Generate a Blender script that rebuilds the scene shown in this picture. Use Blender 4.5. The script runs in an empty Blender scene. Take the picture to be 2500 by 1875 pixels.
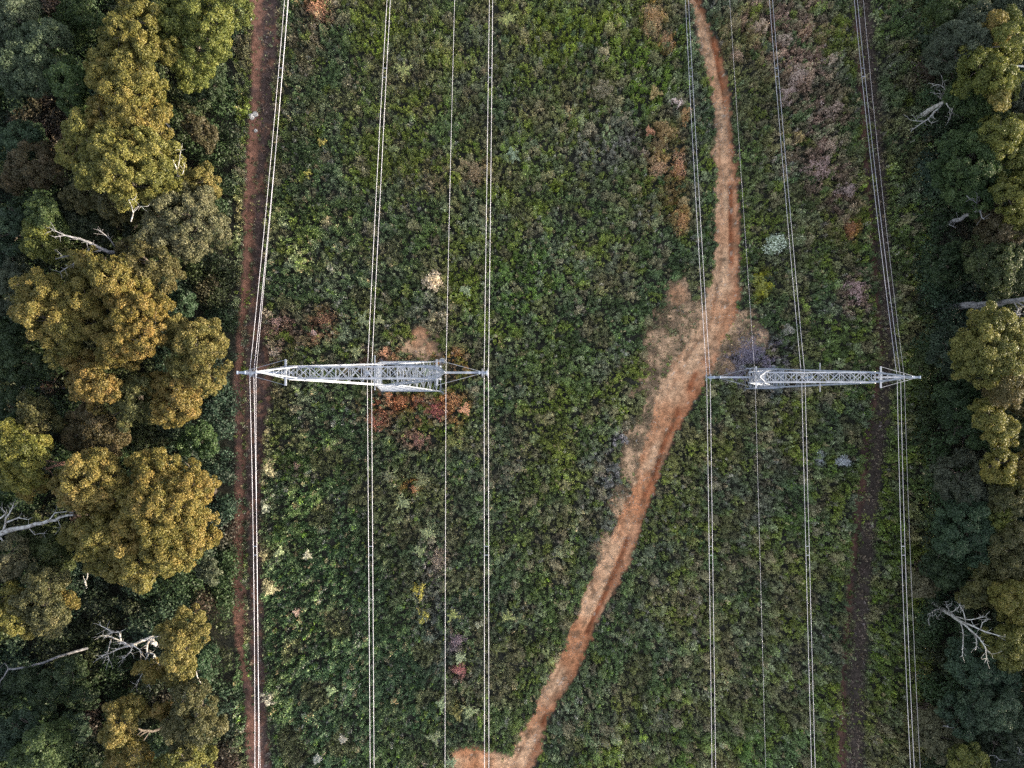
import bpy, math, random
import numpy as np
from mathutils import Vector

# ------------------------------------------------------------------ camera, world, sun, exposure
scene = bpy.context.scene
COL = scene.collection
CAM_H = 93.0            # metres above the ground, looking straight down
F = 1475.0              # focal length in chart pixels (the chart is 2212 x 1659)
CX, CY = 1106.0, 829.5
cam_d = bpy.data.cameras.new('camera'); cam = bpy.data.objects.new('camera', cam_d); COL.objects.link(cam)
cam.location = (0, 0, CAM_H); cam.rotation_euler = (0, 0, 0)
cam_d.sensor_width = 36; cam_d.lens = 36 * F / 2212; cam_d.clip_start = 0.5; cam_d.clip_end = 6000
scene.camera = cam

SUN_EL, SUN_AZ = math.radians(8.5), math.radians(-4)    # azimuth measured from +X
world = bpy.data.worlds.new('World'); scene.world = world; world.use_nodes = True
wn = world.node_tree.nodes; wl = world.node_tree.links
bg = wn['Background']
sky = wn.new('ShaderNodeTexSky'); sky.sky_type = 'NISHITA'; sky.sun_disc = False
sky.sun_elevation = SUN_EL; sky.sun_rotation = math.radians(90) - SUN_AZ
sky.air_density = 1.0; sky.dust_density = 2.0; sky.ozone_density = 1.0
hs = wn.new('ShaderNodeHueSaturation'); hs.inputs['Saturation'].default_value = 0.45
wl.new(sky.outputs[0], hs.inputs['Color']); wl.new(hs.outputs[0], bg.inputs['Color'])
bg.inputs['Strength'].default_value = 0.15
sd = bpy.data.lights.new('sun', 'SUN'); so = bpy.data.objects.new('sun', sd); COL.objects.link(so)
sd.energy = 2.8; sd.angle = math.radians(0.6); sd.color = (1.0, 0.86, 0.60)
d = Vector((math.cos(SUN_EL) * math.cos(SUN_AZ), math.cos(SUN_EL) * math.sin(SUN_AZ), math.sin(SUN_EL)))
so.rotation_euler = d.to_track_quat('Z', 'Y').to_euler(); so.location = (80, 0, 60)
vs = scene.view_settings
vs.view_transform = 'Standard'; vs.look = 'None'; vs.gamma = 1.0; vs.use_curve_mapping = False
vs.exposure = 2.6
scene.cycles.max_bounces = 5; scene.cycles.diffuse_bounces = 3; scene.cycles.transmission_bounces = 2
scene.cycles.use_denoising = False

rng = np.random.default_rng(11)
random.seed(11)

# ------------------------------------------------------------------ helpers
def W(x, y, h=0.0):
    """chart pixel and height -> point in the world"""
    s = (CAM_H - h) / F
    return ((x - CX) * s, (CY - y) * s, h)

def tag(o, label=None, cat=None, group=None, kind=None):
    if label: o['label'] = label
    if cat: o['category'] = cat
    if group: o['group'] = group
    if kind: o['kind'] = kind
    return o

def empty(name, loc):
    o = bpy.data.objects.new(name, None); o.location = loc; o.empty_display_size = .3; COL.objects.link(o); return o

def link(name, me, mat, parent=None, loc=None):
    o = bpy.data.objects.new(name, me); COL.objects.link(o)
    if mat is not None and len(me.materials) == 0: me.materials.append(mat)
    if parent is not None:
        o.parent = parent
        # geometry is authored in world space; shift it back by the parent's chain
        p = parent; off = Vector((0, 0, 0))
        while p is not None:
            off += p.location; p = p.parent
        o.location = -off
    if loc is not None: o.location = loc
    return o

def tri_mesh(name, V, face_col=None, face_tint=None):
    """V (n,3,3) separate triangles"""
    n = len(V)
    me = bpy.data.meshes.new(name)
    me.vertices.add(3 * n); me.loops.add(3 * n); me.polygons.add(n)
    me.vertices.foreach_set('co', np.ascontiguousarray(V, np.float32).ravel())
    me.loops.foreach_set('vertex_index', np.arange(3 * n, dtype=np.int32))
    me.polygons.foreach_set('loop_start', np.arange(0, 3 * n, 3, dtype=np.int32))
    if face_col is not None:
        a = me.attributes.new('col', 'FLOAT_COLOR', 'FACE')
        c = np.ones((n, 4), np.float32); c[:, :3] = face_col
        a.data.foreach_set('color', c.ravel())
    if face_tint is not None:
        a = me.attributes.new('tint', 'FLOAT', 'FACE'); a.data.foreach_set('value', face_tint.astype(np.float32))
    me.update(calc_edges=True)
    return me

def unit(v):
    return v / np.maximum(np.linalg.norm(v, axis=-1, keepdims=True), 1e-6)

def leaves(C, N, size, aspect=0.55, rough=0.9, r=rng):
    """one leaf-spray triangle at each centre, facing roughly N"""
    n = len(C)
    nn = unit(N + rough * r.normal(size=(n, 3)))
    t = unit(np.cross(nn, r.normal(size=(n, 3))))
    b = np.cross(nn, t)
    s = (size * r.uniform(.6, 1.4, n))[:, None]
    V = np.empty((n, 3, 3), np.float32)
    V[:, 0] = C + t * s
    V[:, 1] = C - t * s * .5 + b * s * aspect
    V[:, 2] = C - t * s * .5 - b * s * aspect
    return V

class MB:
    def __init__(s): s.v = []; s.f = []
    def bar(s, p, q, w, h=None):
        p = Vector(p); q = Vector(q); dd = (q - p)
        if dd.length < 1e-5: return
        dd.normalize(); h = h or w
        up = Vector((0, 0, 1)) if abs(dd.z) < .9 else Vector((0, 1, 0))
        a = dd.cross(up).normalized() * (w / 2); b = dd.cross(a).normalized() * (h / 2)
        k = len(s.v)
        for c in (p, q):
            s.v += [c + a + b, c - a + b, c - a - b, c + a - b]
        s.f += [(k, k+1, k+2, k+3), (k+7, k+6, k+5, k+4)] + [(k+i, k+4+i, k+4+(i+1) % 4, k+(i+1) % 4) for i in range(4)]
    def tube(s, pts, rad, n=6):
        pts = [Vector(p) for p in pts]; k = len(s.v)
        if not hasattr(rad, '__len__'): rad = [rad] * len(pts)
        prev = None
        for i, p in enumerate(pts):
            dd = (pts[min(i+1, len(pts)-1)] - pts[max(i-1, 0)]).normalized()
            if prev is None:
                up = Vector((0, 0, 1)) if abs(dd.z) < .9 else Vector((0, 1, 0))
                a = dd.cross(up).normalized()
            else:
                a = (prev - dd * prev.dot(dd)).normalized()
            prev = a; b = dd.cross(a)
            for j in range(n):
                t = 2 * math.pi * j / n
                s.v.append(p + (a * math.cos(t) + b * math.sin(t)) * rad[i])
        for i in range(len(pts) - 1):
            for j in range(n):
                s.f.append((k+i*n+j, k+i*n+(j+1) % n, k+(i+1)*n+(j+1) % n, k+(i+1)*n+j))
        s.f.append(tuple(k + j for j in range(n))[::-1]); e = k + (len(pts)-1)*n
        s.f.append(tuple(e + j for j in range(n)))
    def build(s, name, mat, parent=None):
        me = bpy.data.meshes.new(name); me.from_pydata([tuple(v) for v in s.v], [], s.f); me.update()
        return link(name, me, mat, parent)

def vnoise(x, y, sc, seed):
    """2-D value noise 0..1"""
    r = np.random.default_rng(seed); G = r.random((256, 256)).astype(np.float32)
    x = np.asarray(x) / sc; y = np.asarray(y) / sc
    xi = np.floor(x).astype(int); yi = np.floor(y).astype(int); fx = x - xi; fy = y - yi
    fx = fx * fx * (3 - 2 * fx); fy = fy * fy * (3 - 2 * fy)
    g = lambda a, b: G[a % 256, b % 256]
    return (g(xi, yi)*(1-fx)+g(xi+1, yi)*fx)*(1-fy) + (g(xi, yi+1)*(1-fx)+g(xi+1, yi+1)*fx)*fy
def fbm(x, y, sc, seed, o=4):
    t = 0; a = .5; z = 0
    for i in range(o):
        t = t + a * vnoise(x, y, sc / 2**i, seed + i); z += a; a *= .55
    return t / z
def sstep(a, b, x):
    t = np.clip((x - a) / (b - a), 0, 1); return t * t * (3 - 2 * t)

def voronoi(x, y, sc, seed):
    """nearest jittered cell: id 0..1, distance to it, distance to its border (in cells)"""
    r = np.random.default_rng(seed); G = r.random((256, 256, 3)).astype(np.float32)
    x = np.asarray(x) / sc; y = np.asarray(y) / sc; xi = np.floor(x).astype(int); yi = np.floor(y).astype(int)
    d1 = np.full(x.shape, 9.); d2 = np.full(x.shape, 9.); cid = np.zeros(x.shape)
    for a in (-1, 0, 1):
        for b in (-1, 0, 1):
            g = G[(xi + a) % 256, (yi + b) % 256]
            dd = np.hypot(xi + a + g[..., 0] - x, yi + b + g[..., 1] - y)
            m1 = dd < d1; d2 = np.where(m1, d1, np.minimum(d2, dd)); cid = np.where(m1, g[..., 2], cid); d1 = np.where(m1, dd, d1)
    return cid, d1, d2 - d1

# ------------------------------------------------------------------ materials
def new_mat(name):
    m = bpy.data.materials.new(name); m.use_nodes = True
    n = m.node_tree.nodes; l = m.node_tree.links
    p = n['Principled BSDF']; return m, n, l, p

def foliage_mat(name, use_obj_color, trans=0.3):
    m, n, l, p = new_mat(name)
    out = n['Material Output']
    if use_obj_color:
        oi = n.new('ShaderNodeObjectInfo'); at = n.new('ShaderNodeAttribute'); at.attribute_name = 'tint'
        # tint shifts brightness and hue between clumps
        hsv = n.new('ShaderNodeHueSaturation')
        mr = n.new('ShaderNodeMapRange'); mr.inputs['To Min'].default_value = .45; mr.inputs['To Max'].default_value = 1.7
        l.new(at.outputs['Fac'], mr.inputs['Value']); l.new(mr.outputs[0], hsv.inputs['Value'])
        mh = n.new('ShaderNodeMapRange'); mh.inputs['To Min'].default_value = .54; mh.inputs['To Max'].default_value = .475
        l.new(at.outputs['Fac'], mh.inputs['Value']); l.new(mh.outputs[0], hsv.inputs['Hue'])
        l.new(oi.outputs['Color'], hsv.inputs['Color'])
        c = hsv.outputs[0]
    else:
        at = n.new('ShaderNodeAttribute'); at.attribute_name = 'col'; c = at.outputs['Color']
    l.new(c, p.inputs['Base Color']); p.inputs['Roughness'].default_value = .55
    p.inputs['Specular IOR Level'].default_value = .35
    tr = n.new('ShaderNodeBsdfTranslucent'); l.new(c, tr.inputs['Color'])
    mx = n.new('ShaderNodeMixShader'); mx.inputs[0].default_value = trans
    l.new(p.outputs[0], mx.inputs[1]); l.new(tr.outputs[0], mx.inputs[2]); l.new(mx.outputs[0], out.inputs[0])
    return m

M_LEAF = foliage_mat('tree_foliage', True)
M_HEATH = foliage_mat('heath_foliage', False, .2)

def bark_mat(name, c1, c2, sc=3):
    m, n, l, p = new_mat(name)
    tc = n.new('ShaderNodeTexCoord'); nz = n.new('ShaderNodeTexNoise'); nz.inputs['Scale'].default_value = sc; nz.inputs['Detail'].default_value = 6
    l.new(tc.outputs['Object'], nz.inputs['Vector'])
    r = n.new('ShaderNodeValToRGB'); r.color_ramp.elements[0].position = .35; r.color_ramp.elements[1].position = .65
    r.color_ramp.elements[0].color = (*c1, 1); r.color_ramp.elements[1].color = (*c2, 1)
    l.new(nz.outputs['Fac'], r.inputs[0]); l.new(r.outputs[0], p.inputs['Base Color']); p.inputs['Roughness'].default_value = .8
    return m
M_BARK = bark_mat('grey_brown_bark', (.035, .028, .024), (.10, .08, .07))
M_DEAD = bark_mat('bleached_dead_wood', (.14, .12, .11), (.46, .45, .45))
M_DEADG = bark_mat('grey_dead_wood', (.08, .08, .09), (.24, .23, .25))
M_RED = bark_mat('reddish_bark', (.07, .035, .028), (.20, .11, .08))
M_STEEL = bark_mat('galvanised_steel', (.135, .15, .19), (.25, .27, .33), 1.3)
M_STEEL.node_tree.nodes['Principled BSDF'].inputs['Roughness'].default_value = .45
M_STEEL.node_tree.nodes['Principled BSDF'].inputs['Metallic'].default_value = .15
M_WIRE = bark_mat('aluminium_wire', (.34, .335, .39), (.48, .47, .54), .4)
M_INS = bark_mat('insulator_grey', (.16, .20, .28), (.26, .30, .38), 2)
M_STONE = bark_mat('pale_stone', (.30, .28, .27), (.5, .48, .46), 5)
M_CONC = bark_mat('footing_concrete', (.35, .33, .30), (.5, .48, .45), 4)

m, n, l, p = new_mat('soil_and_litter'); M_SOIL = m
at = n.new('ShaderNodeAttribute'); at.attribute_name = 'col'
tc = n.new('ShaderNodeTexCoord')
n1 = n.new('ShaderNodeTexNoise'); n1.inputs['Scale'].default_value = 5.0; n1.inputs['Detail'].default_value = 8; n1.inputs['Roughness'].default_value = .7
l.new(tc.outputs['Object'], n1.inputs['Vector'])
n2 = n.new('ShaderNodeTexNoise'); n2.inputs['Scale'].default_value = 1.1; n2.inputs['Detail'].default_value = 6; n2.inputs['Roughness'].default_value = .6
l.new(tc.outputs['Object'], n2.inputs['Vector'])
mul = n.new('ShaderNodeMath'); mul.operation = 'MULTIPLY'; l.new(n1.outputs['Fac'], mul.inputs[0]); l.new(n2.outputs['Fac'], mul.inputs[1])
mr = n.new('ShaderNodeMapRange'); mr.inputs['From Min'].default_value = .15; mr.inputs['From Max'].default_value = .36
mr.inputs['To Min'].default_value = .5; mr.inputs['To Max'].default_value = 1.5
l.new(mul.outputs[0], mr.inputs['Value'])
hv = n.new('ShaderNodeHueSaturation'); l.new(at.outputs['Color'], hv.inputs['Color']); l.new(mr.outputs[0], hv.inputs['Value'])
l.new(hv.outputs[0], p.inputs['Base Color']); p.inputs['Roughness'].default_value = .95; p.inputs['Specular IOR Level'].default_value = .15
bp = n.new('ShaderNodeBump'); bp.inputs['Strength'].default_value = .7; bp.inputs['Distance'].default_value = .12
l.new(n1.outputs['Fac'], bp.inputs['Height']); l.new(bp.outputs[0], p.inputs['Normal'])

# ------------------------------------------------------------------ track maps (chart pixels on the ground)
MAIN = np.array([(-300,1440,1462),(-100,1468,1490),(0,1488,1511),(64,1504,1540),(128,1520,1562),(192,1536,1573),(256,1544,1578),(320,1542,1588),
 (384,1543,1594),(448,1544,1598),(531,1546,1600),(583,1537,1599),(615,1533,1598),(647,1526,1600),(679,1520,1594),(711,1511,1580),
 (743,1482,1562),(775,1458,1552),(807,1438,1530),(839,1424,1517),(871,1412,1496),(903,1414,1478),(935,1399,1460),(967,1388,1446),
 (999,1383,1437),(1060,1358,1414),(1128,1333,1387),(1192,1304,1368),(1256,1272,1339),(1320,1250,1307),(1384,1224,1275),
 (1448,1192,1247),(1512,1160,1205),(1576,1135,1179),(1620,1110,1172),(1659,1085,1154),(1760,1030,1120),(1950,960,1040)], float)
LEFT = np.array([(-300,560,586),(0,540,566),(120,543,566),(250,538,562),(380,530,553),(500,526,546),(620,522,540),(700,515,529),(830,506,526),(1000,509,530),(1130,505,528),
 (1250,499,529),(1380,508,532),(1420,516,532),(1500,528,548),(1570,530,560),(1659,534,570),(1950,545,580)], float)
LEFT2 = np.array([(-300,590,630),(0,562,606),(120,560,598),(250,558,590),(380,550,580),(500,546,575),(620,542,568),(760,532,580),(850,528,590),(930,530,574),(1130,534,566),
 (1400,540,570),(1659,560,585),(1950,580,600)], float)
RIGHT = np.array([(-300,1830,1844),(0,1836,1850),(100,1848,1862),(300,1862,1874),(600,1882,1896),(760,1896,1910),(860,1880,1896),(900,1870,1890),(960,1862,1882),(1080,1848,1870),
 (1160,1838,1856),(1250,1830,1846),(1400,1818,1832),(1500,1812,1826),(1659,1805,1828),(1950,1790,1812)], float)
RIGHT2 = np.array([(-300,1848,1868),(0,1852,1880),(300,1878,1905),(600,1900,1926),(760,1912,1935),(900,1892,1920),(1080,1868,1896),(1250,1846,1880),(1500,1828,1865),(1659,1828,1865),(1950,1812,1850)], float)
def band(T, cx, cy, wob=10, soft=4.5, seed=5):
    L = np.interp(cy, T[:, 0], T[:, 1]); R = np.interp(cy, T[:, 0], T[:, 2])
    dd = np.minimum(cx - L, R - cx) + (fbm(cx, cy, 26, seed) - .5) * 2 * wob + (fbm(cx, cy, 7, seed + 40, 2) - .5) * 1.4 * wob - .8
    return sstep(-soft, soft, dd)
def blob(cx, cy, x, y, rx, ry, seed=31, w=.35):
    q = np.sqrt(((cx - x) / rx)**2 + ((cy - y) / ry)**2) + (fbm(cx, cy, 34, seed) - .5) * 2 * w * 1.8 + (fbm(cx, cy, 9, seed + 3) - .5) * .5
    return 1 - sstep(.55, 1.2, q)
BARE = [(1015,1640,40,34),(1060,1655,60,24),(905,728,22,26),(930,752,18,18),(1470,640,26,22)]
def soil_mask(cx, cy):
    s = band(MAIN, cx, cy)
    for b in BARE: s = np.maximum(s, blob(cx, cy, *b))
    return s
def sparse_mask(cx, cy):
    """thin dry grass beside the main track"""
    s = np.maximum.reduce([blob(cx, cy, 1475, 690, 66, 78), blob(cx, cy, 1432, 760, 46, 85), blob(cx, cy, 1415, 840, 45, 70),
        blob(cx, cy, 1395, 930, 34, 60), blob(cx, cy, 1590, 730, 62, 52), blob(cx, cy, 1560, 790, 40, 26), blob(cx, cy, 1370, 990, 36, 75),
        blob(cx, cy, 1345, 1080, 26, 55), blob(cx, cy, 1310, 1190, 20, 50), blob(cx, cy, 910, 750, 48, 30)])
    # broken up into islands of sand and scrub instead of a smooth fade
    q = s * .8 + (fbm(cx, cy, 30, 71) - .5) * 1.1 + (fbm(cx, cy, 8, 75, 3) - .5) * .9
    return sstep(.16, .54, q) * np.clip(s * 3, 0, 1)
def track2(cx, cy):
    return np.maximum(band(LEFT, cx, cy, 4, 5, 6), band(RIGHT, cx, cy, 4, 6, 8))
def track3(cx, cy):
    return np.maximum(band(LEFT2, cx, cy, 6, 8, 7), band(RIGHT2, cx, cy, 6, 8, 9))

# ------------------------------------------------------------------ ground: one grid, tracks split off as faces of their own objects
def axis(lim, step):
    a = np.arange(-lim, lim + step / 2, step)
    out = lim * np.array([1.15, 1.5, 2.5, 5, 12, 30])
    return np.concatenate([-out[::-1], a, out])
gx = axis(84, .24); gy = axis(64, .24)
X, Y = np.meshgrid(gx, gy)
cxm = CX + X * F / CAM_H; cym = CY - Y * F / CAM_H
soil = soil_mask(cxm, cym); t2 = track2(cxm, cym); t3 = track3(cxm, cym); sp = sparse_mask(cxm, cym)
Z = (fbm(X, Y, 6, 50) - .5) * .5 + (fbm(X, Y, .9, 51) - .5) * .16
flat = np.maximum(np.maximum(soil, t2), t3 * .7)
Z = Z * (1 - .65 * flat) - .10 * flat
Lm = np.interp(cym, MAIN[:, 0], MAIN[:, 1]); Rm = np.interp(cym, MAIN[:, 0], MAIN[:, 2]); um = (cxm - Lm) / (Rm - Lm)
# erosion gully along the right-hand side of the main track
gul = band(MAIN, cxm, cym) * np.exp(-((um - (.72 + .16 * (fbm(X*0, cym, 160, 77) - .5) * 2)) / .10)**2) * (sstep(.42, .6, fbm(cxm, cym, 120, 78)))
Z = Z - .35 * gul - .09 * band(MAIN, cxm, cym) * sstep(.5, .6, fbm(X, Y, 1.6, 79)) - .07 * band(MAIN, cxm, cym) * sum(np.exp(-((um - q_) / .05)**2) for q_ in (.27, .66))
far = np.maximum(np.abs(X) - 84, np.abs(Y) - 64) > 0
Z[far] = 0
def lerp(a, b, t): return a + (b - a) * t[..., None]
litter = np.array([.026, .026, .020]); dry = np.array([.50, .32, .20]); purple = np.array([.095, .060, .055])
rust = np.array([.45, .20, .10]); pale = np.array([.58, .37, .23]); red = np.array([.37, .125, .055])
col = np.broadcast_to(litter, X.shape + (3,)).copy()
col = lerp(col, dry, sp * (.30 + .70 * sstep(.35, .65, fbm(X, Y, 1.6, 60))))
col = lerp(col, purple, t3 * (.45 + .55 * fbm(X, Y, 1.5, 61)))
col = lerp(col, np.array([.21, .105, .07]), t3 * (cxm < 1000) * sstep(.5, .68, fbm(X, Y, 1.1, 67)) * .8)
col = lerp(col, litter, t3 * (cxm > 1500) * .55)
l1 = lerp(np.broadcast_to(np.array([.24, .118, .082]), X.shape + (3,)).copy(), purple, sstep(.45, .75, fbm(X, Y, 2.2, 62)) * .8)
col = lerp(col, l1, np.zeros_like(X)); 
w = t2[..., None]; rd = (cxm > 1500)
l1[rd] = l1[rd] * np.array([.42, .45, .48])
col = col * (1 - w) + l1 * w
base = lerp(np.broadcast_to(rust, X.shape + (3,)).copy(), pale, sstep(.35, .65, fbm(X, Y, 5, 63)) * .75)
base = lerp(base, pale, sstep(1128, 400, cym) * .45)
base = lerp(base, red, sstep(.6, .95, um) * (um < 1.2) * .75 * (fbm(X, Y, 3, 64) + .2))
base = lerp(base, red * .55, sstep(.35, .9, um) * sstep(560, 100, cym) * .75 * sstep(.3, .6, fbm(cxm, cym, 50, 88)))
base = lerp(base, red * .8, np.clip(gul * 1.2, 0, 1))
for q_, sd_ in ((.27, 1), (.66, 2)):         # worn wheel ruts
    rut = np.exp(-((um - q_ - .05 * (fbm(X * 0, cym, 90, 130 + sd_) - .5) * 2) / .055)**2) * sstep(.35, .6, fbm(cxm, cym, 60, 140 + sd_))
    base = lerp(base, rust * .62, rut * .6)
base = lerp(base, np.array([.16, .10, .06]), sstep(.60, .72, fbm(X, Y, 1.0, 65)) * .7)
base = lerp(base, np.array([.50, .40, .33]), sstep(.74, .80, fbm(X, Y, .5, 66)) * .8)
w = soil[..., None]; col = col * (1 - w) + base * w * .86
V = np.stack([X, Y, Z], -1).reshape(-1, 3); colv = col.reshape(-1, 3)
ny, nx = X.shape
ii, jj = np.meshgrid(np.arange(nx - 1), np.arange(ny - 1))
q = np.stack([jj*nx+ii, jj*nx+ii+1, (jj+1)*nx+ii+1, (jj+1)*nx+ii], -1).reshape(-1, 4)
def cell(mk): return ((mk[:-1, :-1] + mk[1:, :-1] + mk[:-1, 1:] + mk[1:, 1:]) / 4).reshape(-1)
cs = cell(soil); c2 = cell(np.maximum(t2, t3)); ccx = cell(cxm)
ccy = cell(cym)
kind_ = np.zeros(len(q), int)
kind_[(c2 > .5) & (ccx < 1000)] = 2; kind_[(c2 > .5) & (ccx > 1500)] = 3
kind_[cs > .5] = 1
patch = (cs > .5) & (ccx < 960) & (ccy < 900); kind_[patch] = 4
def quad_mesh(name, faces, label):
    used, inv = np.unique(faces.ravel(), return_inverse=True)
    me = bpy.data.meshes.new(name); me.vertices.add(len(used)); me.loops.add(len(inv)); me.polygons.add(len(faces))
    me.vertices.foreach_set('co', V[used].astype(np.float32).ravel())
    me.loops.foreach_set('vertex_index', inv.astype(np.int32)); me.polygons.foreach_set('loop_start', np.arange(0, len(inv), 4, dtype=np.int32))
    a = me.attributes.new('col', 'FLOAT_COLOR', 'POINT'); c = np.ones((len(used), 4), np.float32); c[:, :3] = colv[used]; a.data.foreach_set('color', c.ravel())
    me.update(calc_edges=True); me.polygons.foreach_set('use_smooth', np.ones(len(faces), bool))
    return tag(link(name, me, M_SOIL), label, kind='structure')
quad_mesh('ground', q[kind_ == 0], 'dark leaf litter and dry soil under the heath and forest')
quad_mesh('dirt_road', q[kind_ == 1], 'wide eroded orange dirt track winding between the two pylons')
quad_mesh('dirt_track', q[kind_ == 2], 'straight reddish brown track along the left forest edge')
quad_mesh('firebreak_path', q[kind_ == 3], 'faint dark overgrown track along the right forest edge')
quad_mesh('bare_soil', q[kind_ == 4], 'small bare orange soil patch beside the left pylon')

def gz(x, y):
    i = np.clip(((np.asarray(x) + 84) / .24).astype(int) + 6, 0, nx - 1); j = np.clip(((np.asarray(y) + 64) / .24).astype(int) + 6, 0, ny - 1)
    return Z[j, i]

# ------------------------------------------------------------------ heath (ground cover)
# colour patches in chart pixels: x, y, rx, ry, colour, strength
PAT = [
 (1180,90,90,60,(.115,.125,.02),.7),(1300,60,110,50,(.10,.115,.02),.6),(1400,200,60,60,(.065,.115,.02),.7),(1180,290,110,60,(.095,.11,.022),.5),(1180,340,130,60,(.07,.10,.025),.45),(1100,620,60,120,(.055,.09,.025),.5),
 (1700,330,60,60,(.19,.13,.10),.6),(1760,300,30,60,(.21,.14,.12),.7),(1700,120,60,40,(.22,.15,.12),.7),(1650,30,60,40,(.17,.13,.08),.6),
 (1200,120,150,110,(.085,.105,.022),.65),(1390,150,110,100,(.075,.105,.02),.7),(1150,620,90,80,(.060,.095,.02),.55),(930,470,60,90,(.055,.085,.02),.5),
 (1420,380,70,120,(.15,.10,.03),.3),(1412,50,26,55,(.24,.125,.05),.8),(1440,95,18,30,(.26,.14,.07),.8),
 (1466,360,18,38,(.27,.14,.075),.75),(1425,340,40,62,(.21,.13,.07),.6),(1460,420,26,60,(.20,.125,.06),.55),(1472,474,18,34,(.28,.14,.055),.85),(1440,285,24,20,(.18,.10,.035),.8),
 (1476,246,15,18,(.24,.13,.05),.7),
 (1600,100,70,90,(.14,.10,.05),.6),(1690,70,90,60,(.17,.105,.08),.75),(1720,170,70,70,(.19,.13,.105),.85),(1790,240,50,60,(.17,.115,.095),.8),
 (1770,360,60,70,(.18,.12,.10),.85),(1820,430,40,90,(.16,.105,.09),.75),(1845,640,32,60,(.17,.11,.10),.75),(1700,25,110,40,(.13,.09,.08),.6),
 (1655,250,50,90,(.10,.10,.03),.5),(1700,560,60,90,(.10,.085,.045),.45),(1840,495,18,28,(.20,.09,.04),.7),
 (1642,615,20,36,(.14,.13,.02),.8),(1738,680,12,40,(.09,.12,.02),.7),
 (1640,770,80,40,(.115,.095,.125),.9),(1590,800,50,26,(.13,.11,.12),.7),(1665,830,60,40,(.09,.085,.11),.5),
 (685,25,40,40,(.17,.085,.055),.7),(660,100,50,70,(.10,.065,.045),.5),(600,200,30,70,(.12,.08,.05),.4),
 (620,710,80,40,(.13,.075,.065),.8),(700,700,40,40,(.15,.08,.05),.7),(592,760,24,24,(.22,.16,.13),.8),
 (860,765,70,20,(.17,.085,.055),.7),(800,790,50,18,(.14,.07,.055),.6),(985,790,36,40,(.22,.10,.05),.7),(820,890,42,50,(.23,.095,.06),.7),(890,868,70,18,(.24,.10,.055),.8),
 (940,890,46,34,(.17,.07,.06),.65),(985,880,34,44,(.26,.13,.06),.7),(905,950,40,26,(.16,.07,.065),.6),(905,1080,80,110,(.09,.085,.045),.4),
 (890,1050,20,14,(.26,.10,.04),.8),(945,1206,24,50,(.14,.105,.08),.8),(930,1270,40,110,(.085,.075,.07),.6),(960,1380,50,90,(.06,.06,.065),.5),
 (985,1383,22,26,(.12,.085,.10),.7),(994,1447,22,18,(.22,.09,.08),.9),(1000,1490,60,60,(.09,.07,.06),.4),
 (1080,1080,110,200,(.060,.065,.05),.35),(1300,1080,60,110,(.11,.10,.10),.55),(1360,960,40,70,(.15,.13,.135),.7),(1330,1000,50,60,(.12,.11,.12),.55),
 (1500,1300,40,50,(.13,.10,.06),.6),(1600,1250,140,160,(.085,.085,.05),.4),(1440,1060,80,100,(.10,.10,.04),.5),(1500,1150,60,70,(.10,.10,.03),.5),
 (1590,1500,120,120,(.095,.09,.055),.4),(1450,1620,90,60,(.07,.11,.025),.6),(1620,1610,60,60,(.06,.10,.025),.5),(1700,1140,60,80,(.07,.11,.03),.5),
 (1823,994,24,14,(.20,.21,.23),.7),(1770,990,14,20,(.20,.20,.23),.5),(1030,370,40,40,(.17,.12,.07),.75),(950,380,50,50,(.12,.085,.055),.6),
 (1290,200,60,50,(.11,.09,.055),.6),(1229,240,10,22,(.20,.14,.07),.8),(1290,310,110,70,(.095,.09,.085),.5),(1310,340,90,60,(.10,.085,.085),.4),
 (1200,400,24,24,(.11,.13,.02),.7),(1118,48,50,40,(.12,.12,.04),.5),(640,1030,70,150,(.035,.060,.022),.5),(690,1320,120,320,(.030,.052,.024),.55),
 (870,1500,90,160,(.028,.050,.024),.55),(700,480,110,160,(.038,.058,.028),.45),(1500,500,14,200,(.10,.11,.08),.6),(1500,150,20,200,(.09,.10,.07),.6),
 (1930,1000,50,700,(.045,.060,.022),.5),(1905,1300,50,360,(.060,.080,.018),.6),(1640,1080,40,60,(.11,.095,.09),.45),(1640,350,60,150,(.085,.085,.045),.4),
]
def heath_colour(cx, cy, n):
    g = np.array([.060, .080, .030]); o = np.array([.108, .092, .050]); b = np.array([.078, .084, .066]); yg = np.array([.084, .100, .022]); dk = np.array([.038, .056, .026])
    a = fbm(cx, cy, 120, 201); c = fbm(cx, cy, 60, 211); e = fbm(cx, cy, 90, 221)
    C = np.broadcast_to(g, (n, 3)).copy()
    C = lerp(C, o, sstep(.48, .68, a) * .8); C = lerp(C, b, sstep(.50, .68, c) * .7); C = lerp(C, yg, sstep(.54, .70, e) * .8); C = lerp(C, dk, sstep(.50, .34, e) * .8)
    lo = np.clip((cy - 700) / 500, 0, 1) * np.clip((1250 - cx) / 500, 0, 1)       # the lower left heath is a darker, more even green
    C = lerp(C, np.array([.030, .050, .026]), lo * .75)
    for (x, y, rx, ry, k, s) in PAT:
        q2 = np.sqrt(((cx - x) / rx)**2 + ((cy - y) / ry)**2)
        near = q2 < 1.9
        if not near.any(): continue
        q3 = q2[near] + (fbm(cx[near], cy[near], 22, 41) - .5) * 1.5
        wgt = (1 - sstep(.45, 1.35, q3)) * s
        C[near] = lerp(C[near], np.array(k), wgt * (voronoi(cx[near], cy[near], 11, 43)[0] < .8))
    return C

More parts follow.
